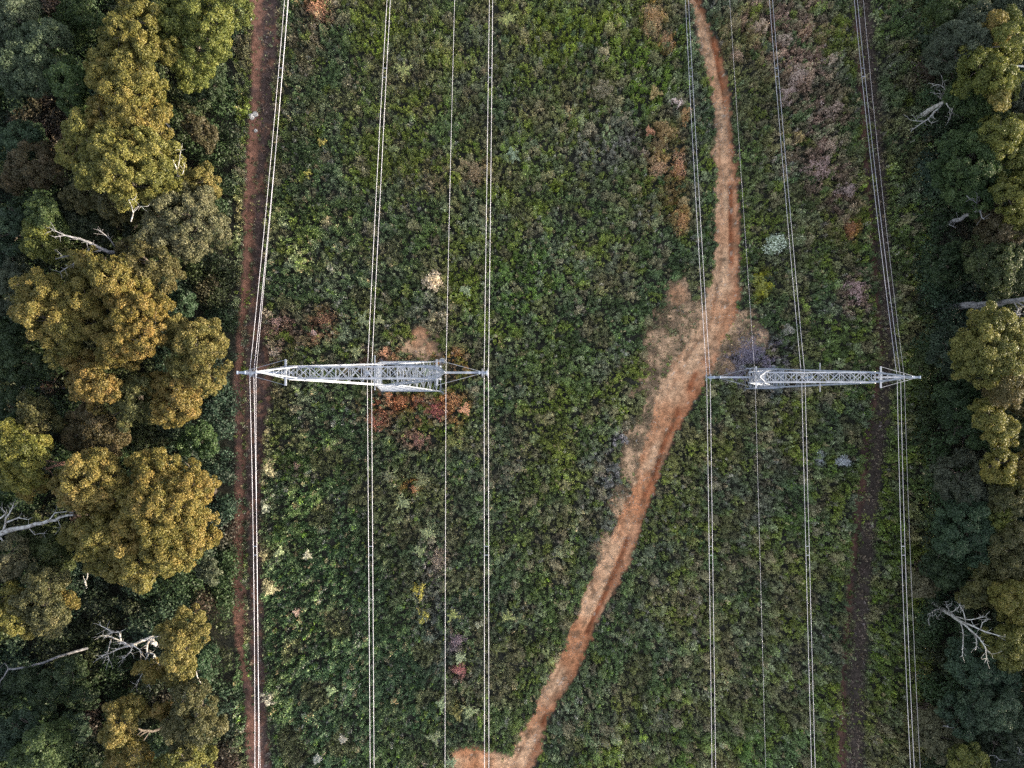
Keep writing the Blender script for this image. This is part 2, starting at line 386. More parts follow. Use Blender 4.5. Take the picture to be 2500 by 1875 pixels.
XL, XR, YB = -37.5, 57.0, 63.0
N = 110000
px = rng.uniform(XL, XR, N); py = rng.uniform(-YB, YB, N)
cx = CX + px * F / CAM_H; cy = CY - py * F / CAM_H
dens = 1 - np.maximum(soil_mask(cx, cy) ** .5 * 1.03, band(LEFT, cx, cy, 4, 5, 6) * .96)
dens = np.minimum(dens, 1 - band(RIGHT, cx, cy, 4, 6, 8) * np.where(fbm(cx, cy, 40, 446) > .5, .8, .35))
dens *= 1 - np.where(cx < 1000, .68, .30) * track3(cx, cy); dens *= 1 - .80 * sparse_mask(cx, cy) * sstep(.25, .6, fbm(cx, cy, 16, 444))
dens[(px < W(512, 0)[0]) & (rng.random(N) < .1)] *= .5
keep = rng.random(N) < dens
px, py, cx, cy = px[keep], py[keep], cx[keep], cy[keep]; n = len(px)
sparse = sparse_mask(cx, cy); tk = np.maximum(track3(cx, cy), track2(cx, cy)); nearsoil = np.clip(band(MAIN, cx, cy, 5, 22) * 1.4, 0, 1)
C = heath_colour(cx, cy, n)
C = lerp(C, np.array([.17, .13, .085]), sparse * (rng.random(n) < .7)); C = lerp(C, np.array([.085, .058, .058]), track3(cx, cy) * .8)
# individual plants: a few odd ones of another colour
r1 = rng.random(n)
odd = r1 < .035; C[odd] = C[odd] * .4 + np.array([.20, .15, .10]) * .6
odd = (r1 > .05) & (r1 < .13); C[odd] = C[odd] * .5 + np.array([.15, .17, .10]) * .5
odd = (r1 > .13) & (r1 < .16); C[odd] = C[odd] * .5 + np.array([.09, .14, .02]) * .5
odd = (r1 > .20) & (r1 < .24); C[odd] = C[odd] * .5 + np.array([.17, .15, .15]) * .5
cid, d1, bd = voronoi(px + .35 * (fbm(px, py, 1.0, 411) - .5), py, 1.35, 410); cid2, e1, be = voronoi(px, py, 3.1, 420)
calm = 1 - .9 * np.clip((cy - 700) / 400, 0, 1) * np.clip((1200 - cx) / 300, 0, 1); cid_ = .5 + (cid - .5) * np.where(rng.random(n) < calm, 1, .6)
mk = (cid_ > .90); C[mk] = C[mk] * .45 + np.array([.13, .105, .075]) * .55
mk = (cid_ < .09); C[mk] = C[mk] * .4 + np.array([.105, .125, .030]) * .6
mk = (cid_ > .09) & (cid_ < .15); C[mk] = C[mk] * .45 + np.array([.125, .135, .085]) * .55
mk = (cid2 < .12); C[mk] = C[mk] * .5 + np.array([.11, .10, .055]) * .5
C *= (.74 + .54 * ((cid * 7.31) % 1))[:, None] * (.8 + .4 * ((cid2 * 5.77) % 1))[:, None]
lum = C.mean(1, keepdims=True); C = np.maximum(lum + (C - lum) * 1.22, .008)
C *= 1.82 * (.70 + .60 * fbm(cx, cy, 34, 401))[:, None] * rng.uniform(.7, 1.3, (n, 1))
bush = sstep(.02, .35, bd) * (.55 + .9 * ((cid * 3.17) % 1))
hgt = (.16 + .5 * fbm(px, py, 2.0, 90) + 1.0 * bush) * (.7 + .65 * ((cid2 * 4.41) % 1)) * (1 - .75 * sparse) * (1 - .75 * tk) * (1 - .55 * nearsoil) * rng.uniform(.7, 1.25, n)
rad = rng.uniform(.17, .42, n) * (.75 + .5 * ((cid * 3.17) % 1)) * (1 - .45 * np.maximum(sparse, tk)) * (1 - .3 * nearsoil)
K = 43
cnt = np.maximum((K * (rad / .38)**1.6).astype(int), 7)
idx = np.repeat(np.arange(n), cnt); m_ = len(idx)
dv = unit(rng.normal(size=(m_, 3)) + np.array([0, 0, .9])); dv[:, 2] = np.abs(dv[:, 2])
rr = rng.uniform(.45, 1.1, m_)[:, None]
P = np.stack([px[idx], py[idx], gz(px[idx], py[idx])], 1) + dv * np.stack([rad[idx], rad[idx], hgt[idx]], 1) * rr
tipb = (.5 + 1.25 * rng.random(m_)**2)[:, None]
Vt = leaves(P, dv * .6 + np.array([0, 0, .5]), .125, .42, .75)
me = tri_mesh('heath', Vt, C[idx] * tipb)
tag(link('heath', me, M_HEATH), 'low dense mixed heath and bracken covering the cleared power line corridor', kind='stuff')
print('heath tris', m_)

# thin twigs and dry grass on the sparse ground
N = 26000
px = rng.uniform(W(1280, 0)[0], W(1700, 0)[0], N); py = rng.uniform(W(0, 1230)[1], W(0, 560)[1], N)
cx = CX + px * F / CAM_H; cy = CY - py * F / CAM_H
keep = rng.random(N) < sparse_mask(cx, cy) * (1 - .85 * band(MAIN, cx, cy)); px, py, cx, cy = px[keep], py[keep], cx[keep], cy[keep]
n = len(px); idx = np.repeat(np.arange(n), 6)
P = np.stack([px[idx], py[idx], gz(px[idx], py[idx]) + .06], 1) + rng.normal(size=(len(idx), 3)) * np.array([.14, .14, .04])
Cg = np.array([.36, .26, .17]) * rng.uniform(.35, 1.3, (n, 1)); gm = rng.random(n) < .3; Cg[gm] = np.array([.08, .09, .04])
pu = blob(cx, cy, 1640, 770, 80, 50) > .3; Cg[pu] = np.array([.15, .13, .16]) * rng.uniform(.5, 1.3, (pu.sum(), 1))
tag(link('dry_grass', tri_mesh('dry_grass', leaves(P, np.tile([0, 0, .6], (len(idx), 1)), .10, .2, .9), Cg[idx]), M_HEATH), 'thin dry grass and twigs on the worn ground beside the dirt track', kind='stuff')

N = 5200
py = rng.uniform(-56, 56, N); cy = CY - py * F / CAM_H; u = rng.random(N)
cx = np.interp(cy, MAIN[:, 0], MAIN[:, 1]) * (1 - u) + np.interp(cy, MAIN[:, 0], MAIN[:, 2]) * u; px = (cx - CX) * CAM_H / F
keep = fbm(cx, cy, 40, 501) > .42; px, py = px[keep], py[keep]; n = len(px); sz = .03 + .07 * rng.random(n)**3
oc = np.array([[1,0,0],[-1,0,0],[0,1,0],[0,-1,0],[0,0,.7],[0,0,-.7]]); of = np.array([[4,0,2],[4,2,1],[4,1,3],[4,3,0],[5,2,0],[5,1,2],[5,3,1],[5,0,3]])
Vg = (oc[of][None] * sz[:, None, None, None] * rng.uniform(.7, 1.3, (n, 1, 1, 3)) + np.stack([px, py, gz(px, py) + .03], 1)[:, None, None, :]).reshape(-1, 3, 3)
Cg = np.repeat(np.array([.50, .38, .30]) * rng.uniform(.5, 1.3, (n, 1)), 8, 0)
tag(link('gravel', tri_mesh('gravel', Vg, Cg), M_HEATH), 'small pale stones scattered over the dirt road', kind='stuff')

# ------------------------------------------------------------------ forest understorey
def clump_field(name, label, boxes, N, rlo, rhi, hfun, colf, leaf, per, seed):
    r = np.random.default_rng(seed); PX = []; PY = []
    for (a, b, c, d_) in boxes:
        k = int(N * (b - a) * (d_ - c) / sum((q_[1]-q_[0])*(q_[3]-q_[2]) for q_ in boxes))
        PX.append(r.uniform(a, b, k)); PY.append(r.uniform(c, d_, k))
    px = np.concatenate(PX); py = np.concatenate(PY); n = len(px)
    rad = r.uniform(rlo, rhi, n); h = hfun(px, py, r); C = colf(px, py, r)
    cnt = (per * (rad / ((rlo + rhi) / 2))**2).astype(int) + 10
    idx = np.repeat(np.arange(n), cnt); m_ = len(idx)
    dv = unit(r.normal(size=(m_, 3)) + np.array([0, 0, .8]))
    q_ = r.uniform(.6, 1.05, m_)[:, None]
    lump = 1 + .28 * np.sin(dv[:, :1] * 5 + idx[:, None]) * np.sin(dv[:, 1:2] * 6 + idx[:, None] * 2)
    P = np.stack([px[idx], py[idx], h[idx] * .72], 1) + dv * lump * np.stack([rad[idx], rad[idx], np.minimum(h[idx] * .5, rad[idx])], 1) * q_
    P[:, 2] = np.maximum(P[:, 2], .05)
    me = tri_mesh(name, leaves(P, dv, leaf, .5, .7, r), C[idx] * (.6 + .7 * r.random(m_)[:, None]))
    return tag(link(name, me, M_HEATH), label, kind='stuff')
def uh(x, y, r):
    edge = np.minimum(np.abs(x - W(505, 0)[0]), np.abs(x - 50)) 
    return r.uniform(.8, 2.2, len(x)) + np.clip(edge, 0, 8) * r.uniform(.05, .45, len(x))
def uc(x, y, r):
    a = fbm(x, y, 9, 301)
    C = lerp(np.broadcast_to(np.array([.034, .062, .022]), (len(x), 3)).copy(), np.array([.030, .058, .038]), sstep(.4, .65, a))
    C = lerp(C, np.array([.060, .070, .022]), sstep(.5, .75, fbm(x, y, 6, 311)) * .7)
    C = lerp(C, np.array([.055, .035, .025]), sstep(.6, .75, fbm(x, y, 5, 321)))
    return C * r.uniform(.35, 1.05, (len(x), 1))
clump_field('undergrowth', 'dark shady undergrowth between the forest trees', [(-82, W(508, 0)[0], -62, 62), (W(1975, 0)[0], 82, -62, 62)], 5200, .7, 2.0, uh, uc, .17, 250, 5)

# ------------------------------------------------------------------ woods beyond the frame
def crown_cloud(lobes, leaf=.15, dens_=1.0, seed=0, sub=(.36, .80), fullness=1.0):
    """lobes [(x,y,z,r)] -> triangles, per-face tint: knobbly foliage clumps over each lobe"""
    r = np.random.default_rng(seed); L = np.array(lobes, float)
    Cs, Rs, Ts, Ns = [], [], [], []
    for k, (x, y, z, R) in enumerate(L):
        n = int(9.0 * R * R * dens_) + 8
        dv = unit(r.normal(size=(n, 3)) + np.array([0, 0, .45]))
        lump = 1 + .16 * np.sin(dv[:, 0] * 4.1 + k) + .14 * np.sin(dv[:, 1] * 5.3 + 2 * k) + r.normal(0, .10, n)
        P = np.array([x, y, z]) + dv * (R * .86 * lump)[:, None] * np.array([1, 1, .8])
        # drop clumps buried in the other lobes
        dist = np.linalg.norm((P[:, None, :] - L[None, :, :3]) / np.array([1, 1, .8]), axis=2) / L[None, :, 3]
        dist[:, k] = 9
        keep = dist.min(1) > .72
        P, dv = P[keep], dv[keep]
        Cs.append(P); Ns.append(dv); rr = r.uniform(*sub, len(P)) * min(1, .55 + R / 5); Rs.append(rr)
        Ts.append(np.clip(.42 + r.normal(0, .13, len(P)) + .14 * math.sin(k * 2.4), 0, 1))
    C = np.concatenate(Cs); Nn = np.concatenate(Ns); R = np.concatenate(Rs); T = np.concatenate(Ts)
    cnt = (fullness * 105 * (R / .55)**2 * (.15 / leaf)**2).astype(int) + 6
    idx = np.repeat(np.arange(len(C)), cnt); m_ = len(idx)
    dv = unit(r.normal(size=(m_, 3)) + Nn[idx] * .8)
    P = C[idx] + dv * (R[idx] * r.uniform(.62, 1.06, m_))[:, None] * np.array([1, 1, .9])
    return leaves(P, dv, leaf, .5, .8, r), np.clip(T[idx] + r.normal(0, .13, m_), 0, 1)

VV, TT = [], []
r = np.random.default_rng(99)
k = 0
for side, x0, x1, hz in ((1, 70, 100, 12.5), (-1, 79, 96, 12)):
    for _ in range(150 if side > 0 else 50):
        x = side * r.uniform(x0, x1); y = r.uniform(-85, 85); h = hz + r.uniform(-2.5, 2.0)
        lob = [(x + r.normal(0, 1.8), y + r.normal(0, 1.8), h + r.uniform(-2.6, 1.0), r.uniform(1.8, 3.0)) for _ in range(5)]
        v, t = crown_cloud(lob, .45, .35, 1000 + k, (.8, 1.3)); VV.append(v); TT.append(t); k += 1
me = tri_mesh('woodland', np.concatenate(VV), None, np.concatenate(TT)); o = link('woodland', me, M_LEAF)
o.color = (.05, .06, .025, 1); tag(o, 'forest carrying on beyond both sides of the corridor', kind='stuff')
print('woods', len(me.polygons))

# ------------------------------------------------------------------ trees
COLS = dict(gold=(0.136, 0.109, 0.030), yellow=(0.118, 0.108, 0.024), yellowgreen=(0.108, 0.108, 0.024), green=(0.048, 0.068, 0.023), dark=(0.030, 0.046, 0.021),
            teal=(0.034, 0.058, 0.032), blue=(0.056, 0.072, 0.044), olive=(0.074, 0.069, 0.027), grey=(0.099, 0.094, 0.056), brown=(0.065, 0.052, 0.027))
def limb(mb, a, b, r0, r1, sag=.12, n=4):
    a = Vector(a); b = Vector(b); L = (b - a).length; pts = []; rd = []
    off = Vector((random.uniform(-1, 1), random.uniform(-1, 1), random.uniform(-.3, .6))) * L * sag
    for i in range(n + 1):
        t = i / n; pts.append(a.lerp(b, t) + off * math.sin(math.pi * t)); rd.append(r0 + (r1 - r0) * t)
    mb.tube(pts, rd, 6)
tree_n = 0
def tree(label, colour, h, lobes, name='gum_tree', fullness=1.0, leaf=.12, bark=None, group='forest trees', bare=0):
    """lobes in chart pixels (x, y, r); h is the height of the lobe centres"""
    global tree_n; tree_n += 1
    random.seed(tree_n * 7); r = np.random.default_rng(tree_n)
    ar = np.array([q[:3] for q in lobes], float); mx, my = ar[:, 0].mean(), ar[:, 1].mean()
    spread = max(np.hypot(ar[:, 0] - mx, ar[:, 1] - my).max(), 20)
    L3 = []
    for (x, y, rr) in lobes:
        dcen = math.hypot(x - mx, y - my) / spread
        hh = h * (1 + .10 * (1 - dcen) - .06 * dcen) + r.uniform(-.7, .7)
        X_, Y_, Z_ = W(x, y, hh); R_ = rr * (CAM_H - hh) / F * (1.13 if 'right' in (group or '') else 1.04)
        L3.append((X_, Y_, Z_, R_))
        # smaller satellites break the outline
        for _ in range(3 if rr > 25 else 2):
            a = r.uniform(0, 2 * math.pi); q_ = R_ * r.uniform(.62, .92)
            L3.append((X_ + math.cos(a) * q_, Y_ + math.sin(a) * q_, Z_ + r.uniform(-.45, .45) * R_, R_ * r.uniform(.32, .5)))
    c = np.mean([q[:3] for q in L3], 0)
    bs = 1 + .75 * c[2] / (CAM_H - c[2]); bx_, by_ = c[0] * bs, c[1] * bs      # the trees lean out over the clearing
    base = (float(bx_), float(by_), float(gz(bx_, by_)))
    t = empty(name, base)
    tag(t, label, 'tree', group)
    # trunk with limbs into each lobe
    mb = MB(); fork = Vector(((c[0] + bx_) / 2, (c[1] + by_) / 2, h * .5)); r0 = .16 + .018 * h
    pts = [Vector(base) - Vector((0, 0, .2)), Vector(base) + Vector((.15, .1, h * .2)), fork]
    mb.tube(pts, [r0 * 1.35, r0 * 1.05, r0 * .8], 8)
    main_ = [q for q in L3 if q[3] > 1.0]
    for q in main_:
        limb(mb, fork, (q[0], q[1], q[2] - q[3] * .1), r0 * .45, .06)
        for _ in range(3):
            a = r.uniform(0, 2 * math.pi)
            limb(mb, (q[0], q[1], q[2] - q[3] * .3), (q[0] + math.cos(a) * q[3] * .95, q[1] + math.sin(a) * q[3] * .95, q[2] + r.uniform(0, .5) * q[3]), .07, .02)
    mb.build('trunk', bark or M_BARK, t)
    v, tt = crown_cloud(L3, leaf, 1.0, 500 + tree_n, fullness=fullness)
    me = tri_mesh('crown', v - np.array(base, np.float32), None, tt)
    o = bpy.data.objects.new('crown', me); me.materials.append(M_LEAF); COL.objects.link(o); o.parent = t
    k = COLS[colour]; j = r.uniform(.9, 1.1, 3); o.color = (k[0]*j[0], k[1]*j[1], k[2]*j[2], 1)
    return t

LG = 'gum trees of the left forest'
tree('big bright yellow-green gum crown at the top left beside the track', 'yellowgreen', 13, [(446,45,52),(496,22,38),(380,40,42),(430,105,44),(413,149,34),(360,75,30),(465,95,28),(400,5,40)], group=LG)
tree('yellow-topped gum left of the large yellow-green crown at the top', 'yellow', 14.5, [(307,45,36),(274,66,30),(317,105,26),(364,112,24),(240,90,24),(285,15,25)], group=LG)
tree('golden gum just below the yellow-topped crown', 'gold', 14, [(258,139,42),(300,165,40),(225,170,30),(330,190,28),(270,205,38),(215,130,22)], group=LG)
tree('blue-green gum at the upper left corner', 'blue', 12, [(99,95,44),(50,125,48),(83,160,42),(30,160,34),(120,75,25)], group=LG)
tree('grey-green narrow crown squeezed between blue and golden gums', 'green', 11.5, [(145,175,36),(135,145,28),(160,215,32)], group=LG)
tree('dusky blue crown cut by the top left corner of the frame', 'blue', 12, [(30,30,38),(5,60,34),(60,10,26)], group=LG)
tree('dim green crown at the top edge between blue and yellow gums', 'green', 9, [(165,30,38),(200,55,30),(150,75,26)], group=LG)
tree('golden gum with a small pointed tuft at its top', 'gold', 14, [(212,231,22),(232,262,34),(290,262,34),(335,250,30),(262,292,38),(325,290,34)], group=LG)
tree('broad golden gum beside the bare track in the upper left', 'gold', 14.5, [(180,296,38),(162,335,32),(232,320,38),(298,320,42),(350,335,36),(370,375,28),(264,352,42),(325,385,40),(285,400,40),(210,372,40)], group=LG)
tree('low golden gum lobe reaching toward the track above the grey crown', 'gold', 11.5, [(435,388,26),(418,410,20),(452,412,18)], group=LG)
tree('olive gum below the broad golden crown', 'olive', 12, [(200,408,34),(170,430,26),(240,440,30),(270,455,24)], group=LG)
tree('large grey-olive gum with fine foliage almost touching the left track', 'grey', 12.5, [(380,462,52),(430,480,44),(345,500,40),(466,496,28),(410,520,34),(350,430,30),(440,438,30)], group=LG)
tree('small bright yellow-green gum beside the bleached fallen limbs', 'yellowgreen', 12, [(80,500,28),(92,530,28),(72,525,20)], group=LG)
tree('dull green gum above the small yellow-green one', 'green', 11.5, [(100,462,28),(120,487,24),(85,440,20)], group=LG)
tree('brownish green gum left of the broad golden crown', 'brown', 10.5, [(66,352,42),(100,380,30),(40,385,32),(120,345,24)], group=LG)
tree('bluish crown at the left edge above the brownish green gum', 'teal', 9.5, [(48,300,36),(15,320,30),(75,290,22)], group=LG)
tree('teal crown at the left edge below the brownish green gum', 'teal', 9.5, [(20,500,36),(35,470,26),(5,545,26)], group=LG)
tree('dark green crown in the gap under the broad golden gum', 'dark', 9, [(155,450,34),(185,480,32),(225,500,26),(290,490,24)], group=LG)
tree('golden gum with knobbly lobes at the back of the ring-shaped group', 'gold', 14, [(195,570,34),(225,585,30),(262,582,22),(240,610,30),(182,595,26),(282,622,28),(305,610,18)], group=LG)
tree('olive gum to the upper right of the ring-shaped golden group', 'olive', 13, [(288,545,30),(325,568,36),(362,590,30),(340,608,26),(270,545,18)], group=LG)
tree('wide brown-gold gum on the left of the ring-shaped group', 'gold', 14, [(85,625,42),(132,640,42),(180,655,40),(70,665,34),(100,690,44),(150,705,42),(200,700,34),(140,750,34),(115,725,30)], group=LG)
tree('golden gum in the middle of the ring-shaped group', 'gold', 15, [(298,672,34),(338,665,26),(265,645,26),(260,722,38),(305,735,34),(245,760,30),(330,705,28),(285,765,24)], group=LG)
tree('drooping golden gum at the lower left of the ring-shaped group', 'gold', 13.5, [(178,790,34),(210,830,34),(235,845,26),(170,835,22),(215,870,18)], group=LG)
tree('bright golden gum on the right of the ring-shaped group nearest the track', 'gold', 13.5, [(380,718,34),(448,715,28),(456,752,28),(425,745,34),(448,795,34),(400,790,34),(460,820,20),(415,735,30)], group=LG)
tree('golden gum at the lower right end of the ring-shaped group', 'gold', 13, [(392,835,38),(425,835,28),(400,875,34),(362,885,32),(345,835,28)], group=LG)
tree('olive gum at the bottom of the ring-shaped group', 'olive', 12.5, [(300,845,34),(282,880,34),(320,885,28),(265,850,24)], group=LG)
tree('dim olive gum below the ring-shaped group', 'brown', 10.5, [(200,910,40),(240,935,36),(170,935,34),(215,965,30)], group=LG)
tree('small green-gold gum left of the dim olive one', 'olive', 11.5, [(76,890,30),(92,915,28),(65,925,22)], group=LG)
tree('dark crown at the left edge below the long dim trunk', 'dark', 8.5, [(25,880,34),(10,910,30),(50,860,24)], group=LG)
tree('dim bluish crown at the left edge beside the ring-shaped group', 'blue', 9.5, [(22,610,30),(15,650,30),(35,575,24)], group=LG)
tree('dark green crown behind the wide brown-gold gum', 'dark', 9, [(30,740,36),(60,790,34),(15,790,28),(100,790,26)], group=LG)
tree('yellow-gold gum crown at the left edge in the lower half', 'yellow', 14, [(18,940,30),(45,965,34),(20,985,34),(65,985,32),(55,1020,34),(20,1030,26),(85,965,20)], group=LG)
tree('small gold tuft of crown beside the reddish trunk', 'gold', 12, [(68,1060,20),(90,1045,16)], group=LG)
tree('large rounded golden gum nearest the track in the lower left', 'gold', 14.5, [(312,1003,32),(358,1000,26),(333,1045,38),(307,1098,44),(373,1100,42),(416,1110,36),(400,1062,34),(350,1140,44),(415,1165,34),(360,1180,40),(280,1150,40)], group=LG)
tree('small golden lobes reaching right from the large rounded gum', 'gold', 12.5, [(407,1018,22),(442,1042,22),(440,1066,18),(459,1152,13)], group=LG)
tree('golden gum left of the large rounded one', 'gold', 14.5, [(217,1000,32),(178,1030,36),(139,1045,26),(232,1035,32),(205,1068,36),(250,1075,36),(160,1062,28)], group=LG)
tree('golden gum at the lower left edge of the large rounded group', 'gold', 13.5, [(208,1150,40),(172,1158,28),(250,1165,38),(235,1205,38),(215,1120,30),(195,1190,24)], group=LG)
tree('golden gum at the bottom tip of the large rounded group', 'gold', 13, [(290,1215,38),(345,1210,36),(312,1243,28),(390,1200,26),(268,1232,24)], group=LG)
tree('pale grey gum crown beside the bleached trunk at the left edge', 'grey', 12, [(20,1195,34),(38,1215,26),(10,1230,26)], group=LG)
tree('dim green crown between the bleached trunk and the rounded gum', 'green', 9, [(110,1185,34),(80,1165,28),(130,1215,28),(75,1140,22)], group=LG)
tree('olive gold gum below the pale grey crown', 'olive', 12.5, [(100,1262,38),(90,1295,36),(120,1325,28),(75,1335,26),(112,1352,22),(60,1300,26)], group=LG)
tree('golden tuft right of the olive gold gum', 'gold', 11, [(150,1292,18),(138,1310,14)], group=LG)
tree('yellow-gold crown at the left edge above the fallen limb', 'yellow', 13, [(15,1292,28),(20,1335,28),(42,1345,18),(60,1368,12)], group=LG)
tree('golden gum right of the bleached bare branches', 'gold', 12.5, [(404,1345,34),(418,1375,28),(384,1410,34),(395,1440,26),(378,1462,16),(365,1365,22)], group=LG)
tree('small golden crown behind the bleached bare branches', 'gold', 10.5, [(318,1440,20),(335,1455,16)], group=LG)
tree('greyish olive gum at the lower left beside the track', 'olive', 12.5, [(418,1495,30),(440,1525,24),(422,1560,38),(458,1568,24),(390,1570,32),(400,1605,28),(410,1530,24)], group=LG)
tree('small golden sprig above the greyish olive gum', 'gold', 11, [(350,1537,16),(368,1530,12)], group=LG)
tree('golden gum at the very bottom of the left forest', 'yellow', 12.5, [(395,1648,32),(425,1655,24),(360,1655,22)], group=LG)
tree('round golden tuft above the twisted bare trunk', 'gold', 12, [(289,1522,20),(300,1535,14)], group=LG)
tree('golden gum with a round tuft above it in the lower left', 'gold', 12.5, [(248,1528,18),(262,1565,26),(250,1592,24),(275,1600,20)], group=LG)
tree('golden gum at the bottom edge under the twisted bare trunk', 'gold', 11.5, [(285,1632,26),(260,1645,24),(310,1650,20)], group=LG)
tree('dull yellow-green gum at the bottom left corner', 'green', 11, [(97,1605,38),(65,1640,34),(125,1630,30),(135,1580,24)], group=LG)
tree('dark blue-green crown at the bottom left', 'teal', 8.5, [(30,1570,34),(15,1610,28),(60,1565,24),(160,1570,26)], group=LG)
tree('dark teal crown in the shade under the fallen limb', 'dark', 7.5, [(60,1470,34),(110,1490,36),(150,1450,28),(180,1500,28)], group=LG)
tree('dark bushy young tree between the golden gums and the upper track', 'dark', 5.5, [(460,190,24),(430,215,22),(470,160,18)], group=LG, leaf=.15)
tree('olive young tree in the dark gap beside the upper track', 'brown', 6, [(435,290,26),(415,270,16),(452,305,16)], group=LG, leaf=.15)
tree('teal young tree in the dark gap right of the ring-shaped group', 'teal', 6, [(400,655,20),(382,640,14)], group=LG, leaf=.15)
tree('green young tree in the dark gap above the rounded golden gum', 'green', 6, [(430,940,26),(410,960,20),(450,970,20)], group=LG, leaf=.15)
tree('bluish young tree beside the track below the rounded golden gum', 'blue', 5.5, [(445,1225,20),(460,1245,16)], group=LG, leaf=.15)
tree('dark young tree beside the track left of the grey-olive gum', 'teal', 5.5, [(430,1430,22),(450,1450,20),(455,1410,16)], group=LG, leaf=.15)
tree('bright green low bush tree near the bottom of the left track', 'yellowgreen', 4.5, [(445,1620,15),(455,1632,11)], group=LG, leaf=.15)

RG = 'gum trees of the right forest'
tree('blue-green gum with a golden tip at the upper right', 'blue', 12, [(2077,85,42),(2050,108,34),(2110,62,38),(2085,120,34),(2030,125,24)], group=RG)
tree('small golden crown tip at the upper right', 'gold', 14, [(2143,52,22),(2160,70,18)], group=RG)
tree('yellow-green gum at the upper right edge', 'yellowgreen', 13.5, [(2183,75,26),(2195,105,24),(2175,45,20)], group=RG)
tree('olive-yellow gum below the blue-green one at the upper right', 'yellowgreen', 13.5, [(2157,125,34),(2120,150,38),(2155,168,30),(2165,195,24),(2105,180,28)], group=RG)
tree('dim green gum behind the bleached curled branches', 'green', 10.5, [(2115,215,36),(2085,205,28),(2130,245,28),(2075,170,24)], group=RG)
tree('golden tuft of crown at the right edge above the bluish gum', 'gold', 14, [(2164,203,20),(2158,222,16)], group=RG)
tree('bluish gum at the right edge', 'blue', 10.5, [(2200,205,30),(2205,240,26),(2190,178,18)], group=RG)
tree('large dark green gum on the right above the broken dead trunk', 'green', 11.5, [(2080,318,42),(2118,305,38),(2103,355,46),(2063,372,38),(2145,365,36),(2117,408,40),(2075,410,30)], group=RG)
tree('yellow-green gum rising behind the large dark green one', 'yellowgreen', 14, [(2157,300,34),(2195,288,30),(2205,330,32),(2185,355,26),(2140,275,22)], group=RG)
tree('small green tuft above the large dark green gum', 'green', 12, [(2150,265,20),(2138,252,14)], group=RG)
tree('golden gum at the right edge above the horizontal dead trunk', 'yellow', 13.5, [(2185,425,34),(2205,450,28),(2195,480,26),(2210,395,22)], group=RG)
tree('brownish olive gum right of the broken dead trunk', 'brown', 11, [(2150,455,34),(2165,500,34),(2140,520,28)], group=RG)
tree('mid green gum above the horizontal dead trunk', 'green', 10.5, [(2143,570,42),(2183,580,36),(2110,550,28),(2190,545,30),(2160,610,30)], group=RG)
tree('dark bushy tree left of the mid green gum', 'dark', 7, [(2037,563,30),(2060,590,26),(2020,590,20)], group=RG, leaf=.15)
tree('bright golden domed gum below the horizontal dead trunk', 'gold', 14.5, [(2140,708,38),(2180,722,36),(2112,750,38),(2155,765,42),(2195,765,34),(2105,790,32),(2150,805,34),(2085,755,26)], group=RG)
tree('dark blue-green skirt of crown left of the golden dome', 'teal', 9, [(2055,745,32),(2040,770,26),(2065,795,26)], group=RG)
tree('small green round tree near the tip of the right pylon', 'green', 4.5, [(2000,778,22),(1990,798,18)], group=RG, leaf=.15)
tree('olive-gold gum at the right edge below the golden dome', 'olive', 13, [(2180,838,34),(2200,820,26),(2150,835,26),(2205,865,24)], group=RG)
tree('golden gum of two lobes in the right forest middle', 'gold', 13, [(2130,888,28),(2158,925,28),(2140,905,24),(2165,945,20)], group=RG)
tree('dark green gum left of the two-lobed golden one', 'dark', 9, [(2080,885,38),(2060,850,28),(2103,935,34),(2070,925,28)], group=RG)
tree('green gum at the right edge beside the two-lobed golden one', 'green', 10, [(2200,900,28),(2205,940,26)], group=RG)
tree('bright yellow-gold tuft of crown in the right forest', 'yellow', 13.5, [(2157,1000,28),(2180,1030,26),(2140,1010,20)], group=RG)
tree('golden crown cut by the right edge of the frame', 'gold', 13, [(2205,1000,24),(2208,1035,20)], group=RG)
tree('dark bluish gum left of the bright yellow-gold tuft', 'blue', 9.5, [(2077,1020,40),(2100,1060,38),(2060,1055,28),(2110,1005,26)], group=RG)
tree('olive gum below the bright yellow-gold tuft', 'olive', 12, [(2175,1075,32),(2200,1085,24),(2160,1095,22)], group=RG)
tree('large teal gum in the lower right forest', 'teal', 10.5, [(2080,1125,46),(2117,1150,42),(2055,1165,32),(2095,1180,34),(2135,1125,30)], group=RG)
tree('gold-tipped small crown on the teal gum', 'yellow', 12, [(2160,1115,20),(2168,1132,14)], group=RG)
tree('olive brown gum right of the large teal one', 'olive', 11.5, [(2165,1168,36),(2192,1205,34),(2150,1210,34),(2200,1165,24)], group=RG)
tree('pale grey-green round tree standing beside the outer wires', 'grey', 6, [(1985,1258,20),(2000,1268,17),(1975,1272,13)], group=RG, leaf=.14)
tree('dim yellowish crown above the fan-shaped dead tree', 'olive', 10.5, [(2130,1272,30),(2110,1255,24),(2095,1285,20)], group=RG)
tree('golden brown crown at the right edge above the fan-shaped dead tree', 'gold', 11.5, [(2180,1290,30),(2200,1260,26),(2185,1325,22)], group=RG)
tree('yellow-green gum right of the fan-shaped dead tree', 'yellowgreen', 11, [(2172,1388,34),(2198,1405,28),(2155,1420,30)], group=RG)
tree('dark teal gum under the fan-shaped dead tree', 'teal', 9.5, [(2100,1412,38),(2130,1445,36),(2085,1450,26),(2165,1455,30)], group=RG)
tree('dim blue gum in the lower right', 'blue', 9.5, [(2140,1520,42),(2175,1540,36),(2110,1540,28),(2160,1500,26)], group=RG)
tree('small teal gum left of the dim blue one', 'teal', 9, [(2078,1545,32),(2055,1530,24),(2090,1520,20)], group=RG)
